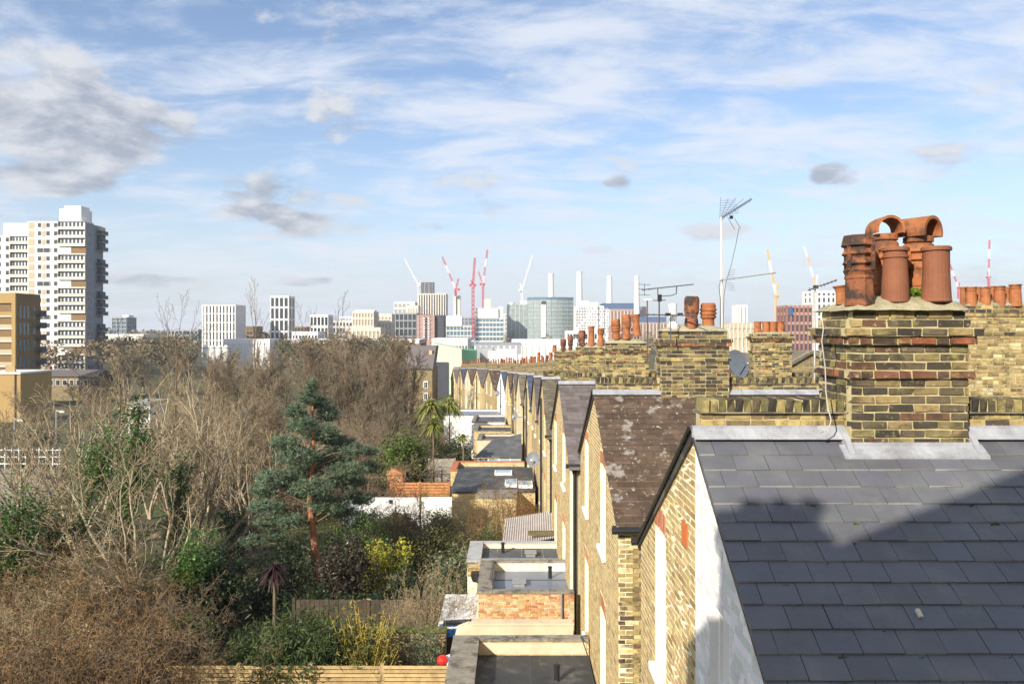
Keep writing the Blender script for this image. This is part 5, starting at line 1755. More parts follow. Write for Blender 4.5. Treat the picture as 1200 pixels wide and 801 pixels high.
def leaf_quads(mb, P, size, rng, elong=1.6, upb=.35, col=None, fold=True):
    """one small folded leaf at each point"""
    n = len(P)
    nrm = rng.normal(0, 1, (n, 3)); nrm[:, 2] = np.abs(nrm[:, 2]) * (1 + upb) + upb
    nrm /= np.linalg.norm(nrm, axis=1, keepdims=True)
    t = np.cross(nrm, rng.normal(0, 1, (n, 3))); t /= np.linalg.norm(t, axis=1, keepdims=True) + 1e-9
    b = np.cross(nrm, t)
    s = size * rng.uniform(.6, 1.35, (n, 1))
    A = P - t * s * elong / 2
    B = P + b * s / 2 - nrm * s * .12
    Cc = P + t * s * elong / 2
    D = P - b * s / 2 - nrm * s * .12
    V = np.stack([A, B, Cc, D], axis=1).reshape(-1, 3)
    i = (np.arange(n) * 4)[:, None]
    F = np.concatenate([i + np.array([[0, 1, 2]]), i + np.array([[0, 2, 3]])])
    f = rng.uniform(.6, 1.4, n)
    C = np.stack([f * rng.uniform(.9, 1.15, n), f, f * rng.uniform(.8, 1.1, n)], axis=1)
    if col is not None: C = C * np.asarray(col)
    mb.add(V, F, np.concatenate([C, C]))


def clump_points(rng, c, r, ncl, per, spread=.16, shell=.55):
    """leaf positions in clumps through an ellipsoid"""
    c, r = np.array(c, float), np.array(r, float)
    d = rng.normal(0, 1, (ncl, 3)); d /= np.linalg.norm(d, axis=1, keepdims=True)
    rad = (shell + (1 - shell) * rng.random((ncl, 1)) ** .7) * rng.uniform(.78, 1.1, (ncl, 1))
    cc = d * rad
    cc[:, 2] = np.maximum(cc[:, 2], -.85)
    P = cc[:, None] + rng.normal(0, spread, (ncl, per, 3)) * rng.uniform(.5, 1.4, (ncl, 1, 1))
    return c + P.reshape(-1, 3) * r


SEED = [100]


def shrub(label, x, y, h, w, leafm, size=.05, n=3600, name='shrub', cat='shrub', zoff=0.0, elong=1.7, group=None, dep=None, stems=7, lobes=1):
    SEED[0] += 1
    rng = np.random.default_rng(SEED[0])
    z = gz(x, y) + zoff
    t = thing(name, label, cat, (x, y, z), group)
    mb = MB()
    ncl = max(20, n // 26)
    dep = dep or w
    for q in range(lobes):
        ox, oy = (rng.uniform(-.3, .3) * w, rng.uniform(-.3, .3) * dep) if lobes > 1 else (0, 0)
        f = 1 if lobes == 1 else rng.uniform(.55, .8)
        P = clump_points(rng, (x + ox, y + oy, z + h * (.52 if lobes == 1 else rng.uniform(.35, .62))), (w / 2 * f, dep / 2 * f, h * .52 * (f if lobes > 1 else 1)), max(12, ncl // lobes), 26)
        leaf_quads(mb, P, size, rng, elong)
    mb.build('foliage', leafm, t)
    S = []
    for q in range(stems):
        a = rng.uniform(0, 6.28)
        p = np.array([x + rng.normal(0, .08), y + rng.normal(0, .08), z - .05])
        d = np.array([math.cos(a) * w * .3, math.sin(a) * dep * .3, h * .8])
        q0 = p
        for i in range(4):
            q1 = p + d * (i + 1) / 4 + rng.normal(0, .04, 3)
            S.append((*q0, *q1, .022 * (1 - i * .2), .022 * (1 - (i + 1) * .2)))
            q0 = q1
    sb = MB(); segs_mesh(sb, S, 4)
    sb.build('stem', m_bark_brown, t)
    return t


def at_ground(px, u): return X_(px, u)


# ---- the big mass of bare trees beyond the gardens
proto('up1', 1, 10, .17, 'upright', .011)
proto('up2', 2, 10, .16, 'upright', .011)
proto('up3', 3, 10, .18, 'upright', .011)
proto('sp1', 4, 10, .2, 'spread', .010)
proto('sp2', 5, 10, .2, 'spread', .010)
proto('mu1', 6, 6, .078, 'multi', .0065)
proto('mu2', 7, 6, .072, 'multi', .0065)
proto('op1', 31, 10, .17, 'open', .011)
proto('op2', 32, 10, .16, 'open', .011)
proto('thin1', 8, 10, .10, 'sparse', .010)
proto('thin2', 9, 10, .10, 'sparse', .010)
proto('tg1', 10, 2.2, .024, 'tangle', .0045)
proto('tg2', 11, 2.2, .030, 'tangle', .0040)
prng = np.random.default_rng(21)
k = 0
GRP = 'bare trees along the garden ends'
LABM = 'dense bare twiggy tree in the brown thicket beyond the pine'
for px, u, yt in ((262, 88, 424), (288, 92, 416), (312, 86, 411), (338, 92, 404), (362, 88, 397), (384, 94, 391), (405, 90, 386), (426, 95, 384), (447, 92, 389), (466, 96, 398), (482, 100, 412),
                  (275, 68, 446), (305, 66, 438), (335, 70, 430), (366, 68, 424), (396, 71, 416), (424, 72, 410), (448, 76, 412), (470, 80, 424),
                  (250, 56, 462), (290, 54, 466), (330, 52, 470), (425, 58, 452), (452, 62, 446)):
    x = X_(px, u)
    h = Z_(yt, u) - gz(x, u)
    key = ('up1', 'up2', 'up3', 'sp1')[k % 4]
    sc = h / (9.6 if key[:2] == 'up' else 9.0)
    place_tree(LABM, key, x, u, sc, prng.uniform(0, 6.28), m_bark_brown, m_twig_warm, group=GRP, sxy=prng.uniform(.8, 1.0))
    k += 1
LABL = 'bare pale-branched tree in the overgrown strip by the railway fence'
for px, u, yt, key in ((12, 60, 470, 'op1'), (55, 64, 458, 'op2'), (100, 62, 440, 'op1'), (140, 66, 428, 'op2'), (178, 60, 432, 'op1'), (212, 64, 430, 'up3'), (238, 60, 434, 'op2'),
                       (30, 46, 478, 'op2'), (205, 48, 440, 'op1'), (245, 46, 452, 'op2'), (175, 44, 470, 'op1'), (272, 44, 470, 'op2')):
    x = X_(px, u)
    h = Z_(yt, u) - gz(x, u)
    place_tree(LABL, key, x, u, h / (9.6 if key[:2] == 'up' else 9.0), prng.uniform(0, 6.28), m_bark_pale, m_twig_pale, group='bare trees of the railway strip', sxy=prng.uniform(.85, 1.05))
for px, u, yt, key, lb in ((183, 58, 352, 'thin1', 'thin bare sapling reaching above the skyline left of the finned tower'), (308, 90, 343, 'thin2', 'tall thin bare tree overlapping the white grid tower'),
                           (128, 52, 392, 'thin2', 'thin bare tree crossing the right edge of the tower block'),
                           (372, 96, 362, 'thin1', 'thin bare tree top in front of the small grid block'), (395, 97, 357, 'thin2', 'thin bare tree top left of the stepped apartments')):
    x = X_(px, u)
    h = Z_(yt, u) - gz(x, u)
    place_tree(lb, key, x, u, h / 9.3, prng.uniform(0, 6.28), m_bark_brown, m_twig_warm, sxy=.75)

# ---- pale multi-stemmed trees in front
for px, u, yt, key, lb, sx, ln in ((92, 36, 436, 'mu1', 'leaning multi-stemmed bare tree with long pale stems by the ivy', 1.1, (0, -.12)),
                                   (165, 26, 520, 'mu2', 'pale fan-shaped bare tree rising from the rusty scrub', 1.25, (0, .10)),
                                   (235, 33, 478, 'mu1', 'grey bare tree with leaning stems left of the pine', 1.15, (0, .16)),
                                   (20, 30, 500, 'mu2', 'pale straggling bare tree over the green clump', 1.0, (0, -.05)),
                                   (290, 40, 470, 'mu2', 'bare many-stemmed tree touching the left side of the pine', 1.1, (0, .2))):
    x = X_(px, u)
    h = Z_(yt, u) - gz(x, u)
    place_tree(lb, key, x, u, h / 5.9, prng.uniform(0, 6.28), m_bark_pale, m_twig_pale, sxy=sx, lean=ln)

# ---- rusty scrub in the lower left corner
n = 0
for px, u, yt in ((-5, 15.5, 690), (55, 15.0, 715), (120, 15.2, 735), (20, 18.5, 668), (85, 18.8, 672), (145, 19, 690), (190, 19.5, 735), (40, 22, 640), (110, 23, 630), (175, 23, 650), (10, 26, 610)):
    x = X_(px, u)
    h = max(.8, Z_(yt, u) - gz(x, u))
    place_tree('rusty brown tangle of bramble stems in the overgrown corner', ('tg1', 'tg2')[n % 2], x, u, h / 2.6, prng.uniform(0, 6.28), m_twig_rust, (m_twig_rust, m_twig_warm, m_twig_rust, m_twig_pale)[n % 4],
               name='bramble', cat='bramble', group='bramble in the overgrown corner', sxy=.9)
    n += 1

# ---- ivy-clad trunks
def ivy(label, pts, r, n, seed, leafm=None, size=.085):
    rng = np.random.default_rng(seed)
    P0 = np.array([[X_(a, u), u, Z_(b, u)] for a, b, u in pts])
    t = thing('ivy', label, 'ivy', (P0[0][0], P0[0][1], gz(P0[0][0], P0[0][1])))
    tt = rng.uniform(0, len(P0) - 1.001, n)
    i = tt.astype(int); f = (tt - i)[:, None]
    C = P0[i] * (1 - f) + P0[i + 1] * f
    ncl = n // 30
    ci = rng.integers(0, n, ncl)
    cc = C[ci] + rng.normal(0, r * .55, (ncl, 3))
    P = cc[rng.integers(0, ncl, n)] + rng.normal(0, r * .28, (n, 3))
    mb = MB(); leaf_quads(mb, P, size, rng, 1.15, .6)
    mb.build('foliage', leafm or m_lf_ivy, t)
    base = P0[0].copy(); base[2] = gz(base[0], base[1]) - .1
    sb = MB(); sb.tube([base] + list(P0), [.12] + [.1] * (len(P0) - 1) + [.05], 6)
    sb.build('stem', m_bark_brown, t)


ivy('tall ivy growing over a trunk behind the scrub', [(150, 640, 29), (152, 590, 29), (158, 530, 29), (163, 478, 29)], .55, 5200, 5)
ivy('ivy sprawling low to the left of the tall ivy', [(90, 650, 30), (100, 590, 30), (118, 545, 30), (128, 520, 30)], .75, 5200, 6)
ivy('ivy clump on a stem left of the pine', [(205, 640, 31), (208, 590, 31), (212, 545, 31)], .5, 3000, 7)
ivy('dense ivy mass at the edge of the scrub', [(10, 680, 26), (18, 630, 26), (22, 585, 26)], .8, 5200, 8)
ivy('ivy covered bank below the leaning stems', [(50, 700, 28), (62, 640, 28), (70, 610, 28)], .8, 4200, 9, m_lf_olive)
ivy('ivy growing among the bramble stems', [(215, 720, 25), (222, 670, 25), (232, 640, 25)], .6, 3000, 10)

# ---- the pine
rng = np.random.default_rng(77)
px0, pu = 366, 29.0
pt = thing('pine_tree', 'blue-green pine with bare orange trunk in the gardens', 'tree', (X_(372, pu), pu, gz(0, pu)))
x0, zt, z0 = X_(366, pu), Z_(445, pu), gz(0, pu)
xb = X_(374, pu)
tr = MB().tube([(xb, pu, z0 - .2), (xb - .12, pu, z0 + 1.6), (x0 - .1, pu, z0 + 3.6), (x0 + .05, pu, z0 + 5.6), (x0, pu, zt - .3)], [.17, .14, .11, .07, .02], 8)
tr.build('trunk', m_pine_bark, pt)
tufts = []
bs = []
tcol = []
BL = [(366, 452, 9, 8, 0), (362, 466, 15, 9, 0), (372, 474, 15, 8, .3), (352, 480, 14, 9, -.4), (380, 488, 17, 9, .5), (362, 494, 18, 10, -.5), (346, 500, 16, 9, .3), (388, 504, 16, 9, -.3), (368, 512, 22, 10, .6),
      (342, 516, 18, 10, -.6), (394, 522, 22, 9, .4), (416, 526, 18, 8, -.2), (360, 530, 24, 11, -.7), (432, 530, 12, 6, .2), (336, 538, 22, 10, .5), (384, 542, 26, 11, .7), (410, 546, 24, 9, -.6), (354, 552, 24, 11, .2),
      (428, 552, 15, 7, .5), (324, 556, 22, 10, -.4), (376, 564, 28, 11, -.8), (404, 568, 26, 10, .4), (336, 570, 26, 10, .6), (310, 574, 18, 9, .0), (356, 582, 26, 10, .5), (390, 586, 26, 9, -.5), (322, 590, 22, 9, -.5),
      (416, 590, 20, 8, .6), (302, 596, 16, 8, .4), (346, 602, 20, 8, -.7), (312, 614, 18, 8, .2), (300, 630, 15, 7, -.3), (322, 632, 14, 7, .3), (398, 602, 16, 7, .2)]
K_ = pu / FPX
for bx, by, rx, ry, dy in BL:
    c = np.array([X_(bx, pu), pu + dy * 1.4, Z_(by, pu)])
    zt_ = c[2] - .25 - abs(c[0] - x0) * .18
    root = np.array([np.interp(zt_, [z0, z0 + 3.6, zt], [xb, x0 - .1, x0]), pu, zt_])
    n = int(rx * ry * 1.25)
    mid = (root + c) / 2 + np.array([0, 0, .12])
    for a, b, r0_, r1_ in ((root, mid, .045, .03), (mid, c, .03, .012)): bs.append((*a, *b, r0_, r1_))
    d = rng.normal(0, 1, (n, 3)); d /= np.linalg.norm(d, axis=1, keepdims=True)
    P = c + d * rng.uniform(.25, 1.0, (n, 1)) ** .6 * np.array([rx * K_, rx * K_ * .9, ry * K_]) * rng.uniform(.8, 1.12, (n, 1))
    for p in P:
        tufts.append(p)
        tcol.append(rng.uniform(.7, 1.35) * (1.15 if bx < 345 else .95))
        if rng.random() < .10: bs.append((*(c - np.array([0, 0, .05])), *p, .012, .006))
sb = MB(); segs_mesh(sb, bs, 4); sb.build('bough', m_bark_brown, pt, kind='stuff')
T = np.array(tufts)
nn = 11
D = rng.normal(0, 1, (len(T), nn, 3)); D[:, :, 2] = D[:, :, 2] * .8 + .55
D /= np.linalg.norm(D, axis=2, keepdims=True)
Lg = rng.uniform(.10, .18, (len(T), nn, 1))
S = np.cross(D, rng.normal(0, 1, D.shape)); S /= np.linalg.norm(S, axis=2, keepdims=True) + 1e-9
A = T[:, None] - S * .013
B = T[:, None] + S * .013
Cc = T[:, None] + D * Lg
V = np.stack([A + 0 * D, B + 0 * D, Cc], axis=2).reshape(-1, 3)
f = np.repeat(np.array(tcol), nn)
F = np.arange(len(V)).reshape(-1, 3)
MB().add(V, F, np.stack([f * rng.uniform(.9, 1.25, len(f)), f, f * rng.uniform(.8, 1.1, len(f))], axis=1)).build('needles', m_lf_blue, pt)


# ---- rosette palms and cordylines
def rosette(label, px, u, ybase, ytop, n, L, leafm, wpx=None, name='cabbage_palm', droop=.9, bend=0.0, width=.035):
    SEED[0] += 1
    rng = np.random.default_rng(SEED[0])
    x = X_(px, u)
    z0, z1 = gz(x, u) - .1, Z_(ytop, u) - L * .5
    t = thing(name, label, 'palm', (x, u, gz(x, u)))
    MB().tube([(x, u, z0), (x + bend * .3, u, (z0 + z1) / 2), (x + bend, u, z1)], [.07, .06, .05], 7).build('trunk', m_bark_brown, t)
    mb = MB()
    c = np.array([x + bend, u, z1])
    for q in range(n):
        a = rng.uniform(0, 6.28); e = rng.uniform(-.5, 1.4)
        d = np.array([math.cos(a) * math.cos(e), math.sin(a) * math.cos(e), math.sin(e)])
        s = np.cross(d, (0, 0, 1)); s /= np.linalg.norm(s) + 1e-9
        l = L * rng.uniform(.7, 1.1)
        P = []
        for i in range(5):
            tt = i / 4
            p = c + d * l * tt + np.array([0, 0, -droop * l * .5 * tt * tt])
            w = width * (1 - tt) ** .6 * (.4 + .6 * min(1, tt * 4)) + .002
            P += [p - s * w, p + s * w]
        f = rng.uniform(.6, 1.4)
        mb.add(P, [(2 * i, 2 * i + 1, 2 * i + 3, 2 * i + 2) for i in range(4)], (f, f, f))
    mb.build('fronds', leafm, t)
    return t


rosette('spiky green cabbage palm in front of the grey panel fence', 508, 46.8, 538, 487, 170, 1.05, m_lf_palm, width=.065)
rosette('shorter yellowish cabbage palm at the end of the panel fence', 543, 48, 545, 508, 110, .55, m_lf_palm, width=.045)
rosette('purple-leaved cordyline with drooping spiky head on a thin trunk', 322, 23.5, 760, 655, 190, .62, m_lf_purple, name='cordyline', droop=1.3)
for px, u, yt, lb in ((505, 66, 464, 'feathery palm left of the twin palm by the terrace'), (527, 68, 462, 'feathery palm nearest the far terrace walls')):
    rosette(lb, px, u, 520, yt, 240, 1.7, m_lf_palm, droop=1.3, width=.085)


# ---- bamboo
m_lf_gold = leafmat('bamboo_gold_leaf', (.22, .20, .05))
m_lf_bam = leafmat('bamboo_green_leaf', (.055, .085, .028))


def bamboo(label, px, u, w, h, n, leafm, canem, leafn, size=.035, cr=.011):
    SEED[0] += 1
    rng = np.random.default_rng(SEED[0])
    x = X_(px, u); z = gz(x, u)
    t = thing('bamboo', label, 'bamboo', (x, u, z))
    S, P = [], []
    for q in range(n):
        p = np.array([x + rng.normal(0, w * .28), u + rng.normal(0, w * .28), z - .05])
        d = np.array([rng.normal(0, .09), rng.normal(0, .09), 1.0])
        hh = h * rng.uniform(.6, 1.05)
        for i in range(7):
            d2 = d + np.array([d[0], d[1], 0]) * i * .35
            p2 = p + d2 / np.linalg.norm(d2) * hh / 7
            S.append((*p, *p2, cr * (1 - i * .1), cr * (1 - (i + 1) * .1)))
            if i >= 1:
                for e in range(leafn):
                    P.append(p + (p2 - p) * rng.random() + rng.normal(0, .09 + .012 * i, 3))
            p = p2
    sb = MB(); segs_mesh(sb, S, 5); sb.build('cane', canem, t)
    mb = MB(); leaf_quads(mb, np.array(P), size, rng, 4.5, -.2); mb.build('foliage', leafm, t)


m_cane_dark = mat('dark_cane', (.07, .08, .03), .5, .2, 6, 0)
bamboo('golden-stemmed bamboo against the slat fence', 428, 18.6, .5, 2.95, 60, m_lf_gold, m_cane, 12, .032, .017)
bamboo('dark green bamboo spilling over the slat fence', 345, 18.4, 1.6, 2.75, 110, m_lf_bam, m_cane_dark, 34, .036)
bamboo('bushy green bamboo on the left of the spilling bamboo', 300, 18.8, 1.1, 2.2, 60, m_lf_bam, m_cane_dark, 30, .036)
bamboo('slender upright bamboo between the golden and dark clumps', 392, 18.8, .4, 2.8, 26, m_lf_bam, m_cane_dark, 26, .04)

# ---- garden shrubs
for lb, px, u, yt, wpx, lm, size, nn, kw in (
        ('rounded evergreen tree above the orange shed', 466, 47.5, 497, 62, m_lf_leafy, .12, 7500, {}),
        ('bronze-leaved shrub at the foot of the pine trunk', 405, 27, 618, 62, m_lf_bronze, .075, 4200, {}),
        ('bright yellow-green shrub right of the bronze shrub', 452, 29, 622, 52, m_lf_yellow, .065, 2600, {}),
        ('loose grey-green shrub beside the grey felt extension', 528, 25, 632, 52, m_lf_grey, .06, 3600, {}),
        ('brown-green climber mound below the white wall', 508, 33, 600, 95, m_lf_olive, .05, 4600, {}),
        ('large dark evergreen left of the cordyline', 245, 25.5, 652, 100, m_lf_dark, .075, 6000, {}),
        ('dense dark shrub hiding the lower pine trunk', 345, 27.5, 632, 60, m_lf_dark, .06, 4600, {}),
        ('evergreen shrub right behind the bronze shrub', 392, 30.5, 612, 60, m_lf_mid, .06, 4000, {}),
        ('low green shrub between pine and yellow-green shrub', 432, 31, 606, 46, m_lf_leafy, .06, 2600, {}),
        ('dark shrub hanging under the pine', 300, 27, 640, 70, m_lf_dark, .06, 4200, {}),
        ('dark shrub between the cordyline and bronze shrub', 365, 24.8, 672, 75, m_lf_dark, .055, 4600, {}),
        ('dark laurel in the shade of the board fence', 425, 24.5, 690, 80, m_lf_dark, .06, 4600, {}),
        ('dark bush beside the pale shed corner', 478, 26, 655, 70, m_lf_dark, .055, 4200, {}),
        ('spiky grey-green shrub at the end of the mossy wall', 498, 19.4, 735, 40, m_lf_grey, .035, 2200, {}),
        ('low green hedge left of the slat fence', 215, 21.5, 715, 70, m_lf_mid, .05, 3600, {}),
        ('dark hedge behind the mossy garden wall', 285, 22, 728, 95, m_lf_dark, .05, 5000, {}),
        ('trailing green shrub over the white garden wall', 430, 40, 572, 62, m_lf_dark, .06, 3600, {}),
        ('sunlit green shrub behind the white garden wall', 505, 41, 571, 40, m_lf_bright, .06, 2200, {}),
        ('leafy mound hiding the foot of the white wall', 440, 35, 600, 90, m_lf_mid, .06, 4000, {}),
        ('green hedge along the foot of the white wall', 420, 36.6, 592, 52, m_lf_dark, .07, 4600, {}),
        ('olive hedge along the foot of the white wall', 466, 36.4, 592, 56, m_lf_olive, .07, 5000, {}),
        ('twiggy grey hedge along the foot of the white wall', 512, 36.5, 592, 54, m_lf_grey, .06, 4600, {}),
        ('mossy green bush under the pine boughs', 455, 32, 612, 70, m_lf_olive, .055, 3400, {}),
        ('dark evergreen mass behind the palms', 520, 60, 498, 56, m_lf_dark, .09, 4200, {}),
        ('dark conifer hedge below the bare thicket', 488, 75, 470, 30, m_lf_dark, .10, 3000, {}),
        ('small rust-leaved bush on the corrugated roof edge', 612, 31.2, 581, 34, m_lf_rust, .045, 1500, {}),
        ('green shrub below the corrugated lean-to', 578, 27.4, 612, 34, m_lf_mid, .05, 2000, {}),
        ('olive shrub against the yellow brick block', 563, 30.5, 600, 44, m_lf_olive, .05, 2600, {}),
        ('deep green shrub left of the pine at the thicket edge', 270, 34, 590, 50, m_lf_dark, .07, 3000, {}),
        ('patchy green shrub in the railway strip', 128, 40, 500, 60, m_lf_olive, .08, 3000, {})):
    x = X_(px, u)
    w = wpx * u / FPX
    h = max(.6, Z_(yt, u) - gz(x, u))
    shrub(lb, x, u, h, w, lm, size, nn, elong=1.7, lobes=4 if w > 1.2 else 1)
m_lf_dead = leafmat('dead_leaf', (.15, .085, .038))
m_lf_straw = leafmat('straw_leaf', (.26, .20, .10))
for lb, px, u, yt, wpx, lm, size, nn in (('dead-leaved bush in the bramble nearest the ivy mass', 30, 17.5, 700, 120, m_lf_dead, .045, 2200),
                                         ('straw-coloured dead bush in the bramble corner', 95, 17.2, 705, 110, m_lf_straw, .035, 1500),
                                         ('dark leafy bramble patch beside the slat fence', 165, 16.6, 745, 110, m_lf_dead, .045, 2200),
                                         ('green leafy patch growing through the bramble', 60, 20.5, 668, 90, m_lf_olive, .05, 1600),
                                         ('dark evergreen among the railway strip trees', 45, 56, 496, 70, m_lf_dark, .10, 4200),
                                         ('evergreen bush deep in the bare thicket', 262, 52, 512, 60, m_lf_dark, .10, 3600),
                                         ('green ivy bush by the white site cabin', 195, 54, 500, 70, m_lf_mid, .09, 2200),
                                         ('dark holly under the fan-shaped bare tree', 215, 27, 620, 90, m_lf_dark, .065, 4200)):
    x = X_(px, u)
    shrub(lb, x, u, max(.6, Z_(yt, u) - gz(x, u)), wpx * u / FPX, lm, size, nn, lobes=4)
# twiggy bare shrubs in the gardens
for px, u, yt, lb, mm in ((507, 21.5, 690, 'pale twiggy bare shrub beside the white shed', m_twig_pale), (595, 32, 583, 'brown bare climber on the yellow brick block', m_twig_rust),
                          (480, 34, 590, 'bare twiggy shrub under the white wall', m_twig_warm), (520, 62, 512, 'reddish bare hedge behind the palms', m_twig_rust)):
    x = X_(px, u)
    h = max(.8, Z_(yt, u) - gz(x, u))
    place_tree(lb, 'tg1', x, u, h / 1.8, prng.uniform(0, 6.28), mm, mm, name='bare_shrub', cat='shrub', sxy=.5)

# ---- grass, fallen leaves and weeds on the garden ground
rng = np.random.default_rng(5)
mb = MB()
P = np.stack([rng.uniform(-14, 1.2, 26000), rng.uniform(15, 62, 26000), np.zeros(26000)], axis=1)
P[:, 2] = np.array([gz(a, b) for a, b in P[:, :2]]) + rng.uniform(.0, .12, len(P))
leaf_quads(mb, P, .07, rng, 2.2, .2)
o = mb.build('ground_cover', m_lf_olive)
o['kind'] = 'stuff'; o['label'] = 'weeds and fallen leaves covering the garden soil'; o['category'] = 'ground cover'

# ---- more of the winter trees, further down the railway strip
for q in range(46):
    u = 105 + 105 * (q / 46) ** .8 + prng.uniform(0, 6)
    px = prng.uniform(-30, 470)
    yt = 424 - (u - 105) * .24 + prng.uniform(-6, 10) if px > 135 else 445 + prng.uniform(-4, 8)
    if px > 225: yt = max(yt, 404 + prng.uniform(0, 10))
    x = X_(px, u)
    h = max(4.0, Z_(yt, u) - gz(x, u))
    key = ('up1', 'sp1', 'up3', 'sp2')[q % 4]
    place_tree('distant bare brown tree in the wooded belt before the towers', key, x, u, h / 9.4, prng.uniform(0, 6.28), m_bark_brown, (m_twig_warm, m_twig_pale, m_twig_warm)[q % 3],
               group='bare trees of the wooded belt', sxy=prng.uniform(1.0, 1.35))
# undergrowth of the thicket
for q in range(16):
    u = prng.uniform(44, 74)
    px = 190 + q * 17 + prng.uniform(-8, 8)
    x = X_(px, u)
    place_tree('low bare thicket bush under the dense twiggy trees', ('tg1', 'tg2')[q % 2], x, u, prng.uniform(1.6, 2.4), prng.uniform(0, 6.28), m_twig_warm, m_twig_warm,
               name='thicket_bush', cat='bush', group='bushes under the bare trees', sxy=1.2)

# ---- far-off woods along the horizon
mb = MB()
cols = [(.20, .145, .085), (.15, .12, .07), (.075, .085, .045), (.24, .18, .10), (.11, .10, .06)]
for q in range(1500):
    u = rng.uniform(230, 420) if q % 2 else rng.uniform(420, 1500)
    px = rng.uniform(-60, 500) if u < 420 else rng.uniform(-60, 1260)
    x = X_(px, u)
    top = rng.uniform(392, 408) if u < 420 else rng.uniform(383.5, 390)
    if u >= 420 and 400 < px < 970: top = rng.uniform(388, 396) if u < 700 else rng.uniform(386, 392)
    if 480 < px < 720 and q % 8: continue
    if 225 < px < 330 and u < 420: continue
    zt = Z_(top, u)
    r = rng.uniform(2.0, 4.2) if u < 420 else rng.uniform(4, 9)
    n = 110
    c = np.array(cols[rng.integers(0, 5)]) * rng.uniform(.7, 1.3)
    d = rng.normal(0, 1, (n, 3)); d /= np.linalg.norm(d, axis=1, keepdims=True)
    Pp = np.array([x, u, zt - r]) + d * np.array([r, r, r]) * rng.uniform(.5, 1.0, (n, 1))
    a = rng.normal(0, 1, (n, 3)) * r * .075; b = rng.normal(0, 1, (n, 3)) * r * .075
    V = np.stack([Pp - a, Pp + b, Pp + a, Pp - b], axis=1).reshape(-1, 3)
    mb.add(V, np.arange(4 * n).reshape(n, 4), np.tile(c, (n, 1)) * rng.uniform(.6, 1.4, (n, 1)))
m_wood_far = mat('far_woodland', (1, 1, 1), .95, .3, .15, 0, attr=True)
o = mb.build('distant_woodland', m_wood_far)
o['kind'] = 'stuff'; o['label'] = 'brown winter woodland along the horizon'; o['category'] = 'woodland'

# ------------------------------------------------------------------ aerials, dishes, wires
def rod(mb, a, b, r, n=5): return mb.tube([a, b], r, n)


def yagi(t, p0, p1, n, el, r=.006, refl=None, up=(0, 0, 1), mm=None, taper=.6):
    """boom with crossing rods"""
    mm = mm or m_alu_dark
    p0, p1 = np.array(p0, float), np.array(p1, float)
    rod(MB(), p0, p1, r * 2.0).build('boom', mm, t)
    d = (p1 - p0) / np.linalg.norm(p1 - p0)
    e = np.array(up, float)
    e = e - d * np.dot(e, d); e /= np.linalg.norm(e)
    for i in range(n):
        c = p0 + (p1 - p0) * (i + .5) / n
        l = el * (1 - (1 - taper) * i / n)
        rod(MB(), c - e * l / 2, c + e * l / 2, r, 4).build('element', mm, t)


# tall mast with two aerials, strapped to the second chimney
u = 15.75
t = thing('tv_aerial', 'tall pale mast with two television aerials on the sooty chimney', 'aerial', tuple(at_u(846, 386, u)))
top, foot = at_u(845.5, 254, u), at_u(846, 402, u)
rod(MB(), foot, top, .024, 8).build('mast', mat('white_mast', (.62, .60, .56), .5, .1, 10, 0), t)
# upper aerial: boom rising to the right with a mesh of reflector rods
a0, a1 = at_u(845, 256, u), at_u(881, 233.5, u - .5)
yagi(t, a0, a1, 11, .30, .005, up=(.3, .8, .5))
for i in range(5):
    s = at_u(843.5 + i * 1.2, 256 - i * .5, u - .25 + i * .1)
    rod(MB(), s, at_u(844.5 + i * 9, 231 + i * .2 + (i % 2), u - .25 + i * .1), .004, 4).build('reflector_rod', m_alu_dark, t)
for i in range(7):
    rod(MB(), at_u(844 + i * .3, 253 - i * 3, u - .25), at_u(866 - i * .6, 249 - i * 2.4, u + .25), .0035, 4).build('reflector_rod', m_alu_dark, t)
rod(MB(), at_u(853, 255, u), at_u(861, 269, u), .005, 4).build('stay', m_alu_dark, t)
rod(MB(), at_u(861, 256, u), at_u(868, 268, u), .005, 4).build('stay', m_alu_dark, t)
MB().obox(at_u(857, 254.5, u - .1), (.03, 0, 0), (0, .03, 0), (0, 0, .03)).build('junction_box', m_black, t)
# lower aerial pointing right
yagi(t, at_u(843.5, 328.5, u), at_u(909, 319.5, u - 1.2), 13, .085, .006, up=(.0, .25, 1), mm=m_steel, taper=.6)
for i in range(4):
    for s in (-1, 1):
        rod(MB(), at_u(851 + i * .8, 328 + s * (3 + i * 2.6), u - .3), at_u(860 + i * .5, 328 + s * (4 + i * 2.8), u + .2), .004, 4).build('reflector_rod', m_steel, t)
mb = MB()
pts = [at_u(866, 267, u), at_u(862, 288, u), at_u(857, 310, u - .02), at_u(851, 330, u - .03), at_u(848.5, 345, u - .04), at_u(847.5, 375, u - .04), at_u(847, 400, u - .04)]
mb.tube(pts, .006, 5).build('cable', m_black, t)
MB().tube([at_u(844, 330, u - .03), at_u(842.5, 336, u - .03), at_u(844, 350, u - .03), at_u(844, 390, u - .03)], .006, 5).build('cable', m_black, t)

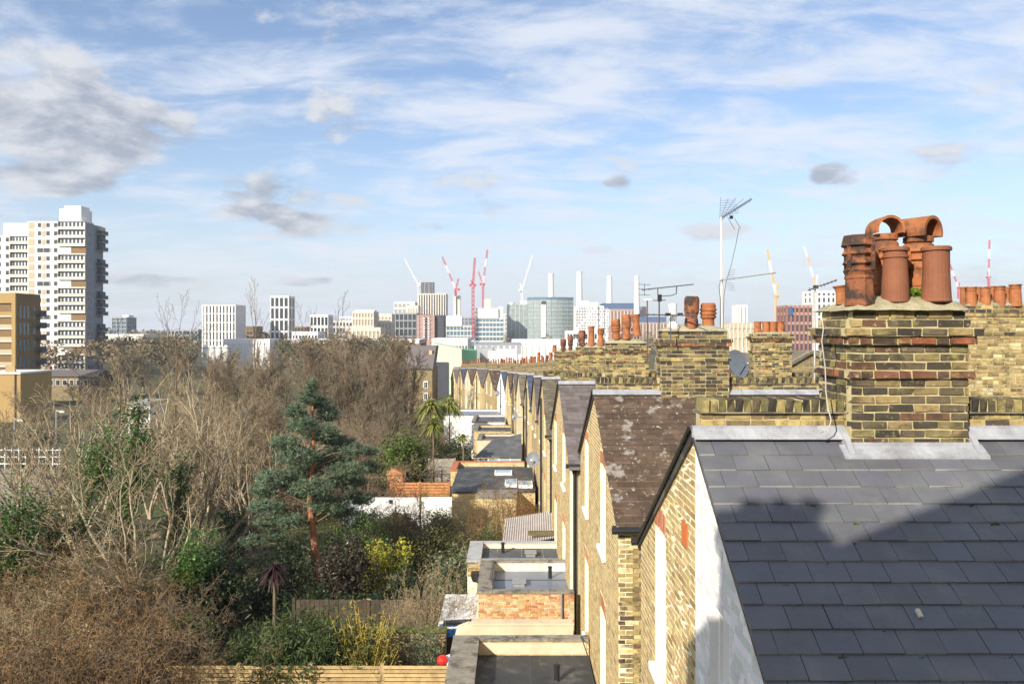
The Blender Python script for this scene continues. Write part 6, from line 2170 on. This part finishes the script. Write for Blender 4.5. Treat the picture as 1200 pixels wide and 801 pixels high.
# horizontal aerial pair by the third chimney
u = 20.0
t = thing('tv_aerial', 'dark aerial with long boom on a bracket between the chimneys', 'aerial', tuple(at_u(772, 425, u)))
rod(MB(), at_u(772, 432, u), at_u(772.5, 345, u), .022, 6).build('mast', m_alu_dark, t)
b0, b1 = at_u(752, 339.5, u), at_u(813, 333, u - .6)
yagi(t, b0, b1, 18, .05, .007, up=(0, .2, 1))
rod(MB(), at_u(771, 346, u), at_u(771, 338, u), .014, 5).build('bracket', m_alu_dark, t)
MB().tube([at_u(774, 347, u), at_u(787, 346, u), at_u(792.5, 344, u), at_u(793, 335.5, u - .4)], .012, 6).build('bracket', m_alu_dark, t)
rod(MB(), at_u(755, 346, u), at_u(755.5, 332.5, u), .008, 4).build('reflector_post', m_alu_dark, t)
for yy in (333.5, 339, 345.5):
    rod(MB(), at_u(748, yy - .6, u - .2), at_u(762, yy + .3, u + .2), .006, 4).build('reflector_rod', m_alu_dark, t)
MB().obox(at_u(773, 349, u), (.05, 0, 0), (0, .04, 0), (0, 0, .09)).build('clamp', m_black, t)
rod(MB(), at_u(766, 352, u), at_u(780, 351.5, u), .012, 5).build('arm', m_alu_dark, t)
t = thing('tv_aerial', 'thin brown pole with flat preamplifier beside the third chimney', 'aerial', tuple(at_u(758.5, 420, 20.5)))
rod(MB(), at_u(758.5, 425, 20.5), at_u(758.5, 351, 20.5), .018, 6).build('mast', mat('rusty_pole', (.14, .07, .04), .8, .2, 8, 0), t)
MB().obox(at_u(760, 351, 20.5), (.13, 0, 0), (0, .06, 0), (0, 0, .025)).build('amplifier_box', m_conc, t)
t = thing('tv_aerial', 'low horizontal aerial with knobbed boom in front of the sooty pots', 'aerial', tuple(at_u(787, 392, 15.0)))
rod(MB(), at_u(786, 400, 15.05), at_u(786, 366, 15.05), .012, 5).build('mast', m_alu_dark, t)
yagi(t, at_u(757, 368.5, 16.0), at_u(817, 369.5, 14.9), 9, .05, .007, up=(0, .2, 1))
for xx in (783, 797):
    MB().obox(at_u(xx, 368.3, 15.3), (.05, 0, 0), (0, .04, 0), (0, 0, .03)).build('clamp', m_black, t)
# aerial behind the near stack
u = 9.0
t = thing('tv_aerial', 'slim dark aerial boom rising behind the near chimney stack', 'aerial', tuple(at_u(954, 440, u)))
rod(MB(), at_u(954.5, 445, u), at_u(955.5, 338, u), .012, 6).build('mast', m_steel, t)
yagi(t, at_u(947, 340, u), at_u(981, 328, u - .2), 8, .05, .004, up=(0, .3, 1))
MB().obox(at_u(956, 336, u), (.022, 0, 0), (0, .02, 0), (0, 0, .02)).build('clamp', m_black, t)

# white flue pot on the second chimney
set_frame(ROW[1][1], ROW[1][0], 0)
mb = MB()
xw, yw_ = X_(788.5, 15.5) - ROW[1][1], -.1
z0 = Z_(386, 15.5)
mb.lathe(xw, yw_, z0, [(0, 0), (.11, 0), (.11, .10), (.075, .12), (.075, .40), (.082, .40), (.082, .46), (.085, .52), (0, .53)], 16)
o = fbuild(mb, 'flue_pot', m_white, c2, label='white metal flue pot')
set_frame()


# satellite dishes
def dish(label, px, py, u, r, az, mm, xw=None, tiltz=.35):
    p = at_u(px, py, u)
    t = thing('satellite_dish', label, 'satellite dish', tuple(p))
    n, m = 16, 4
    ax = Vector((math.sin(az), math.cos(az), tiltz)).normalized()
    a = ax.cross(Vector((0, 0, 1))).normalized(); b = a.cross(ax)
    V, F = [], []
    for s in (0, 1):
        for i in range(m + 1):
            rr = r * i / m
            for j in range(n):
                q = 2 * math.pi * j / n
                V.append(p + a * rr * math.cos(q) + b * rr * 1.08 * math.sin(q) + ax * (.28 * rr * rr / r - s * .012))
    for s in (0, 1):
        o = s * (m + 1) * n
        for i in range(m):
            for j in range(n):
                f = (o + i * n + j, o + i * n + (j + 1) % n, o + (i + 1) * n + (j + 1) % n, o + (i + 1) * n + j)
                F.append(f if s == 0 else f[::-1])
    MB().add([tuple(v) for v in V], F).build('reflector', mm, t)
    rod(MB(), p - b * r * .95, p + ax * r * 1.0 - b * r * .3, .012, 5).build('feed_arm', m_alu_dark, t)
    MB().obox(p + ax * r * 1.0 - b * r * .26, (.035, 0, 0), (0, .05, 0), (0, 0, .035)).build('receiver', m_conc, t)
    if xw is not None: rod(MB(), p, (xw, p.y + .1, p.z - .05), .016, 5).build('wall_bracket', m_alu_dark, t)


m_dish = mat('dish_grey', (.17, .185, .21), .5, .15, 8, 0)
dish('grey satellite dish on the wall beyond the narrow slate roof', 625, 538, 33.5, .30, math.radians(200), m_dish, 1.35)
dish('small satellite dish far along the terrace wall', 603.5, 488, 52, .22, math.radians(215), m_dish, .9)
dish('tiny satellite dish near the far end of the terrace', 583, 461, 78, .30, math.radians(215), m_dish, -.5)
dish('pale satellite dish leaning against the sooty second chimney', 862, 427, 17.0, .30, math.radians(150), m_conc, X_(856, 17.0))

# sagging cable down the near stack
mb = MB()
pp = [(963, 372, 6.72), (965, 385, 6.70), (963, 400, 6.72), (967, 430, 6.74), (968, 460, 6.76), (971, 480, 6.74), (974, 492, 6.72), (972, 500, 6.70), (966, 505, 6.68), (961, 506, 6.66)]
pts = [at_u(a, b, c) for a, b, c in pp]
tag(mb.tube(pts, .006, 5).build('cable', mat('grey_cable', (.42, .40, .36), .6, .1, 10, 0)), 'grey aerial cable hanging down the side of the near chimney', 'cable')
# fallen clip on the slates
p = at_u(1077, 727, 5.36)
tag(MB().obox((p.x, p.y, CZ - .917 - .665 * (7.05 - p.y) + .055), (.014, 0, 0), (0, .026, .018), (0, -.008, .012)).build('slate_clip', mat('pale_clip', (.6, .57, .45), .6, .1, 10, 0)), 'small pale clip lying on the dark slates', 'clip')

# rooftops over the street, behind the party walls
for lab, u, x0, x1, xa, ya, yb, wm in (('pitched roof with brick verge behind the four orange pots', 30, 915, 985, 950, 414, 434, mw_dark),
                                       ('low lead-edged gable beside the long row of pots', 19, 1128, 1230, 1185, 418, 442, mw_stock),
                                       ('hipped slate roof between the sooty chimney and four orange pots', 34, 866, 930, 900, 418, 432, mw_dark)):
    t = thing('roof_gable', lab, 'house', (X_(xa, u), u, gz(0, u)))
    P = [(X_(x0, u), u, Z_(yb, u)), (X_(x1, u), u, Z_(yb, u)), (X_(xa, u), u, Z_(ya, u))]
    MB().prism([(X_(x0, u), u + .02, gz(0, u) - .3), (X_(x1, u), u + .02, gz(0, u) - .3), P[1], P[2], P[0]], (0, 6, 0)).build('gable_wall', wm, t)
    for a, b in ((P[0], P[2]), (P[1], P[2])):
        a, b = np.array(a), np.array(b)
        d = b - a; nn_ = np.array([-d[2], 0, d[0]]); nn_ /= np.linalg.norm(nn_)
        if nn_[2] < 0: nn_ = -nn_
        a2 = a - d * .06
        MB().prism([a2 + (0, -.15, 0), b + (0, -.15, 0), b + nn_ * .09 + (0, -.15, 0), a2 + nn_ * .09 + (0, -.15, 0)], (0, 6.2, 0)).build('roof_slope', m_tile_moss, t)
        MB().prism([a2 + nn_ * .092 + (0, -.17, 0), b + nn_ * .092 + (0, -.17, 0), b + nn_ * .14 + (0, -.17, 0), a2 + nn_ * .14 + (0, -.17, 0)], (0, .18, 0)).build('verge', m_lead if 'lead' in lab else m_coping, t)

# ---- the taller house behind the viewpoint whose gable and chimney shade the slates
t = thing('brick_house', 'taller brick house with chimney behind the viewpoint', 'house', (0, -6, 0))
ub = -2.6
prof = [(-5.35, 0), (9.2, 0), (9.2, CZ + 2.6), (2.2, CZ + 7.2), (-3.48, CZ + 3.56), (-5.35, CZ + 3.46)]
MB().prism([(x, ub - 8, z) for x, z in prof], (0, 8, 0)).build('wall', mw_stock, t)
for a, b in ((prof[4], prof[3]), (prof[3], prof[2])):
    MB().prism([(a[0], ub - 8.2, a[1] + .01), (b[0], ub - 8.2, b[1] + .01), (b[0], ub - 8.2, b[1] + .1), (a[0], ub - 8.2, a[1] + .1)], (0, 8.35, 0)).build('roof', m_tile_grey, t)
cc = MB().box(-4.62, -3.92, ub - .65, ub - .15, CZ + 2.7, CZ + 4.34).box(-4.68, -3.86, ub - .70, ub - .10, CZ + 4.08, CZ + 4.22)
cc = cc.build('chimney', mw_dark, t)
for q in range(3): MB().lathe(-4.5 + q * .24, ub - .4, CZ + 4.34, [(.1, 0), (.085, .18), (.1, .2), (.1, .24)], 10).build('chimney_pot', m_terra, cc)
for q in range(2):
    MB().box(-1.2 + q * 4, .4 + q * 4, ub, ub + .06, CZ - .9, CZ + .7).build('window', m_upvc, t)


# ---- things glimpsed through the bare branches on the left
rw = thing('railing', 'long white railing glimpsed through the branches by the lamp posts', 'railing', (X_(20, 48), 48, gz(0, 48)))
for yy in (527, 535, 543): MB().box(X_(-20, 48), X_(72, 48), 47.97, 48.03, Z_(yy, 48) - .03, Z_(yy, 48) + .03).build('rail', m_white, rw)
for q in range(12):
    x = X_(-18 + q * 8, 48)
    MB().box(x - .02, x + .02, 47.96, 48.04, Z_(549, 48), Z_(524, 48)).build('post', m_white, rw)
MB().box(X_(-22, 48), X_(74, 48), 47.8, 48.2, gz(0, 48) - .2, Z_(549, 48)).build('base_wall', m_coping, rw)
for px, yt, u, lb in ((17, 491, 52, 'grey lamp post with short arm beyond the white railing'), (66, 481, 56, 'taller grey lamp post with short arm near the ivy')):
    l = thing('lamp_post', lb, 'lamp post', (X_(px, u), u, gz(0, u)))
    MB().tube([(X_(px, u), u, gz(0, u) - .1), (X_(px, u), u, Z_(yt, u))], [.07, .05], 8).build('post', m_steel, l)
    MB().box(X_(px, u), X_(px + 8, u), u - .06, u + .06, Z_(yt, u) - .05, Z_(yt, u) + .05).build('arm', m_steel, l)
    MB().obox((X_(px + 7, u), u, Z_(yt, u) - .08), (.18, 0, 0), (0, .08, 0), (0, 0, .05)).build('lantern', m_conc, l)
cab = thing('site_cabin', 'white site cabin with flat roof seen through the bare trees', 'cabin', (X_(160, 78), 78, gz(0, 78)))
MB().box(X_(150, 78), X_(176, 78), 78, 82, gz(0, 78) - .2, Z_(474, 78)).build('wall', m_conc, cab)
MB().box(X_(149, 78), X_(177, 78), 77.8, 82.2, Z_(474, 78), Z_(471, 78)).build('roof', m_roofgrey, cab)
for q in range(3):
    MB().box(X_(153 + q * 8, 78), X_(158 + q * 8, 78), 77.95, 78.05, Z_(488, 78), Z_(479, 78)).build('window', m_gdark, cab)
for lb, x0, x1, yt, yr, u, wm in (('low brick terrace in front of the tower block', 40, 112, 441, 434, 170, mw_dark),):
    h = thing('house', lb, 'house', (X_((x0 + x1) / 2, u), u, gz(0, u)))
    MB().box(X_(x0, u), X_(x1, u), u, u + 8, gz(0, u) - 1, Z_(yt, u)).build('wall', wm, h)
    MB().prism([(X_(x0 - 1, u), u - .4, Z_(yt, u)), (X_(x0 - 1, u), u + 8.4, Z_(yt, u)), (X_(x0 - 1, u), u + 4, Z_(yr, u))], (X_(x1 + 1, u) - X_(x0 - 1, u), 0, 0)).build('roof', m_tile_grey, h)
    n = max(2, int((x1 - x0) / 8))
    for q in range(n):
        xx = x0 + (q + .5) * (x1 - x0) / n
        w = MB().box(X_(xx, u) - .5, X_(xx, u) + .5, u - .06, u + .02, Z_(yt, u) - 2.0, Z_(yt, u) - .7).build('window', m_upvc, h)
        MB().box(X_(xx, u) - .42, X_(xx, u) + .42, u - .08, u - .055, Z_(yt, u) - 1.92, Z_(yt, u) - .78).build('pane', m_gdark, w)
    MB().box(X_(x0 + 4, u), X_(x0 + 7, u), u + 3.5, u + 4.5, Z_(yt, u), Z_(yr - 4, u)).build('chimney', mw_red, h)


# ---- the street in front of the terrace and the row across it
ST = [(y, gz(0, y)) for y in (-30, 15, 40, 70, 100, 150)]
m_asph = mat('asphalt', (.05, .05, .052), .9, .2, 1.5, .3, 60)
m_pave = mat('paving', (.26, .25, .23), .9, .2, 2, .3, 40)
cxs = lambda y: float(np.interp(y, [r[0] for r in ROW], [r[1] for r in ROW]))
for nm, a, b, dz, mm in (('road', 13.6, 20.4, .004, m_asph), ('pavement', 11.6, 13.6, .12, m_pave), ('pavement', 20.4, 22.4, .12, m_pave)):
    mb = MB()
    for (y0, z0), (y1, z1) in zip(ST[:-1], ST[1:]):
        c0, c1 = cxs(y0) - 1.68, cxs(y1) - 1.68
        mb.add([(a + c0, y0, z0 + dz), (b + c0, y0, z0 + dz), (b + c1, y1, z1 + dz), (a + c1, y1, z1 + dz),
                (a + c0, y0, z0 - .2), (b + c0, y0, z0 - .2), (b + c1, y1, z1 - .2), (a + c1, y1, z1 - .2)],
               [(0, 1, 2, 3), (0, 3, 7, 4), (1, 5, 6, 2), (0, 4, 5, 1), (3, 2, 6, 7)])
    o = mb.build(nm, mm); o['kind'] = 'structure'
for q in range(15):
    y0 = -4 + q * 8.6
    y1 = y0 + 8.55
    c = cxs(y0 + 4) - 1.68
    zg = gz(0, y0 + 4)
    t = thing('terraced_house', 'brick house of the row across the street', 'house', (24 + c, y0 + 4, zg), 'houses across the street')
    xa, xb = 23.2 + c, 31.5 + c
    ze, zr_ = zg + 6.3, zg + 8.1
    MB().box(xa, xb, y0, y1, zg - 1, ze).build('wall', (mw_stock, mw_stock2)[q % 2], t)
    rf_ = MB().prism([(xa - .2, y0, ze), (xb + .2, y0, ze), ((xa + xb) / 2, y0, zr_)], (0, y1 - y0, 0)).build('roof', (m_tile_grey, m_tile_blue, m_tile_brown)[q % 3], t)
    ck = MB().box((xa + xb) / 2 - .7, (xa + xb) / 2 + .7, y1 - .5, y1 - .02, ze, zr_ + .9).build('chimney', mw_dark, rf_)
    for e in range(4): MB().lathe((xa + xb) / 2 - .5 + e * .33, y1 - .25, zr_ + .9, [(.12, 0), (.1, .45), (.12, .47), (.12, .5), (.07, .5)], 8).build('chimney_pot', m_terra, t)
    for r in (0, 1):
        for e in (0, 1):
            yy = y0 + 1.4 + e * 4.2
            w = MB().box(xa - .06, xa + .04, yy, yy + 1.1, zg + 1.0 + r * 2.8, zg + 2.7 + r * 2.8).build('window', m_upvc, t)
            MB().box(xa - .07, xa - .05, yy + .08, yy + 1.02, zg + 1.08 + r * 2.8, zg + 2.62 + r * 2.8).build('pane', m_pane, w)
    MB().box(xa - .05, xa + .04, y0 + 3.0, y0 + 3.95, zg, zg + 2.1).build('door', (m_cdark, m_blue, m_cred)[q % 3], t)


# ---- the winter air
HAZE = .00022
m = bpy.data.materials.new('winter_haze')
m.use_nodes = True
kk = NT(m.node_tree)
pv_ = kk.n('ShaderNodeVolumePrincipled', {'Color': (.86, .92, 1.0, 1), 'Density': HAZE, 'Anisotropy': .2})
kk.n('ShaderNodeOutputMaterial', {'Volume': pv_.outputs[0]})
hz = MB().box(-1700, 1700, -320, 2100, -9.0, CZ + 120).build('haze', m)
hz['kind'] = 'stuff'
hz['label'] = 'thin winter haze over the town'
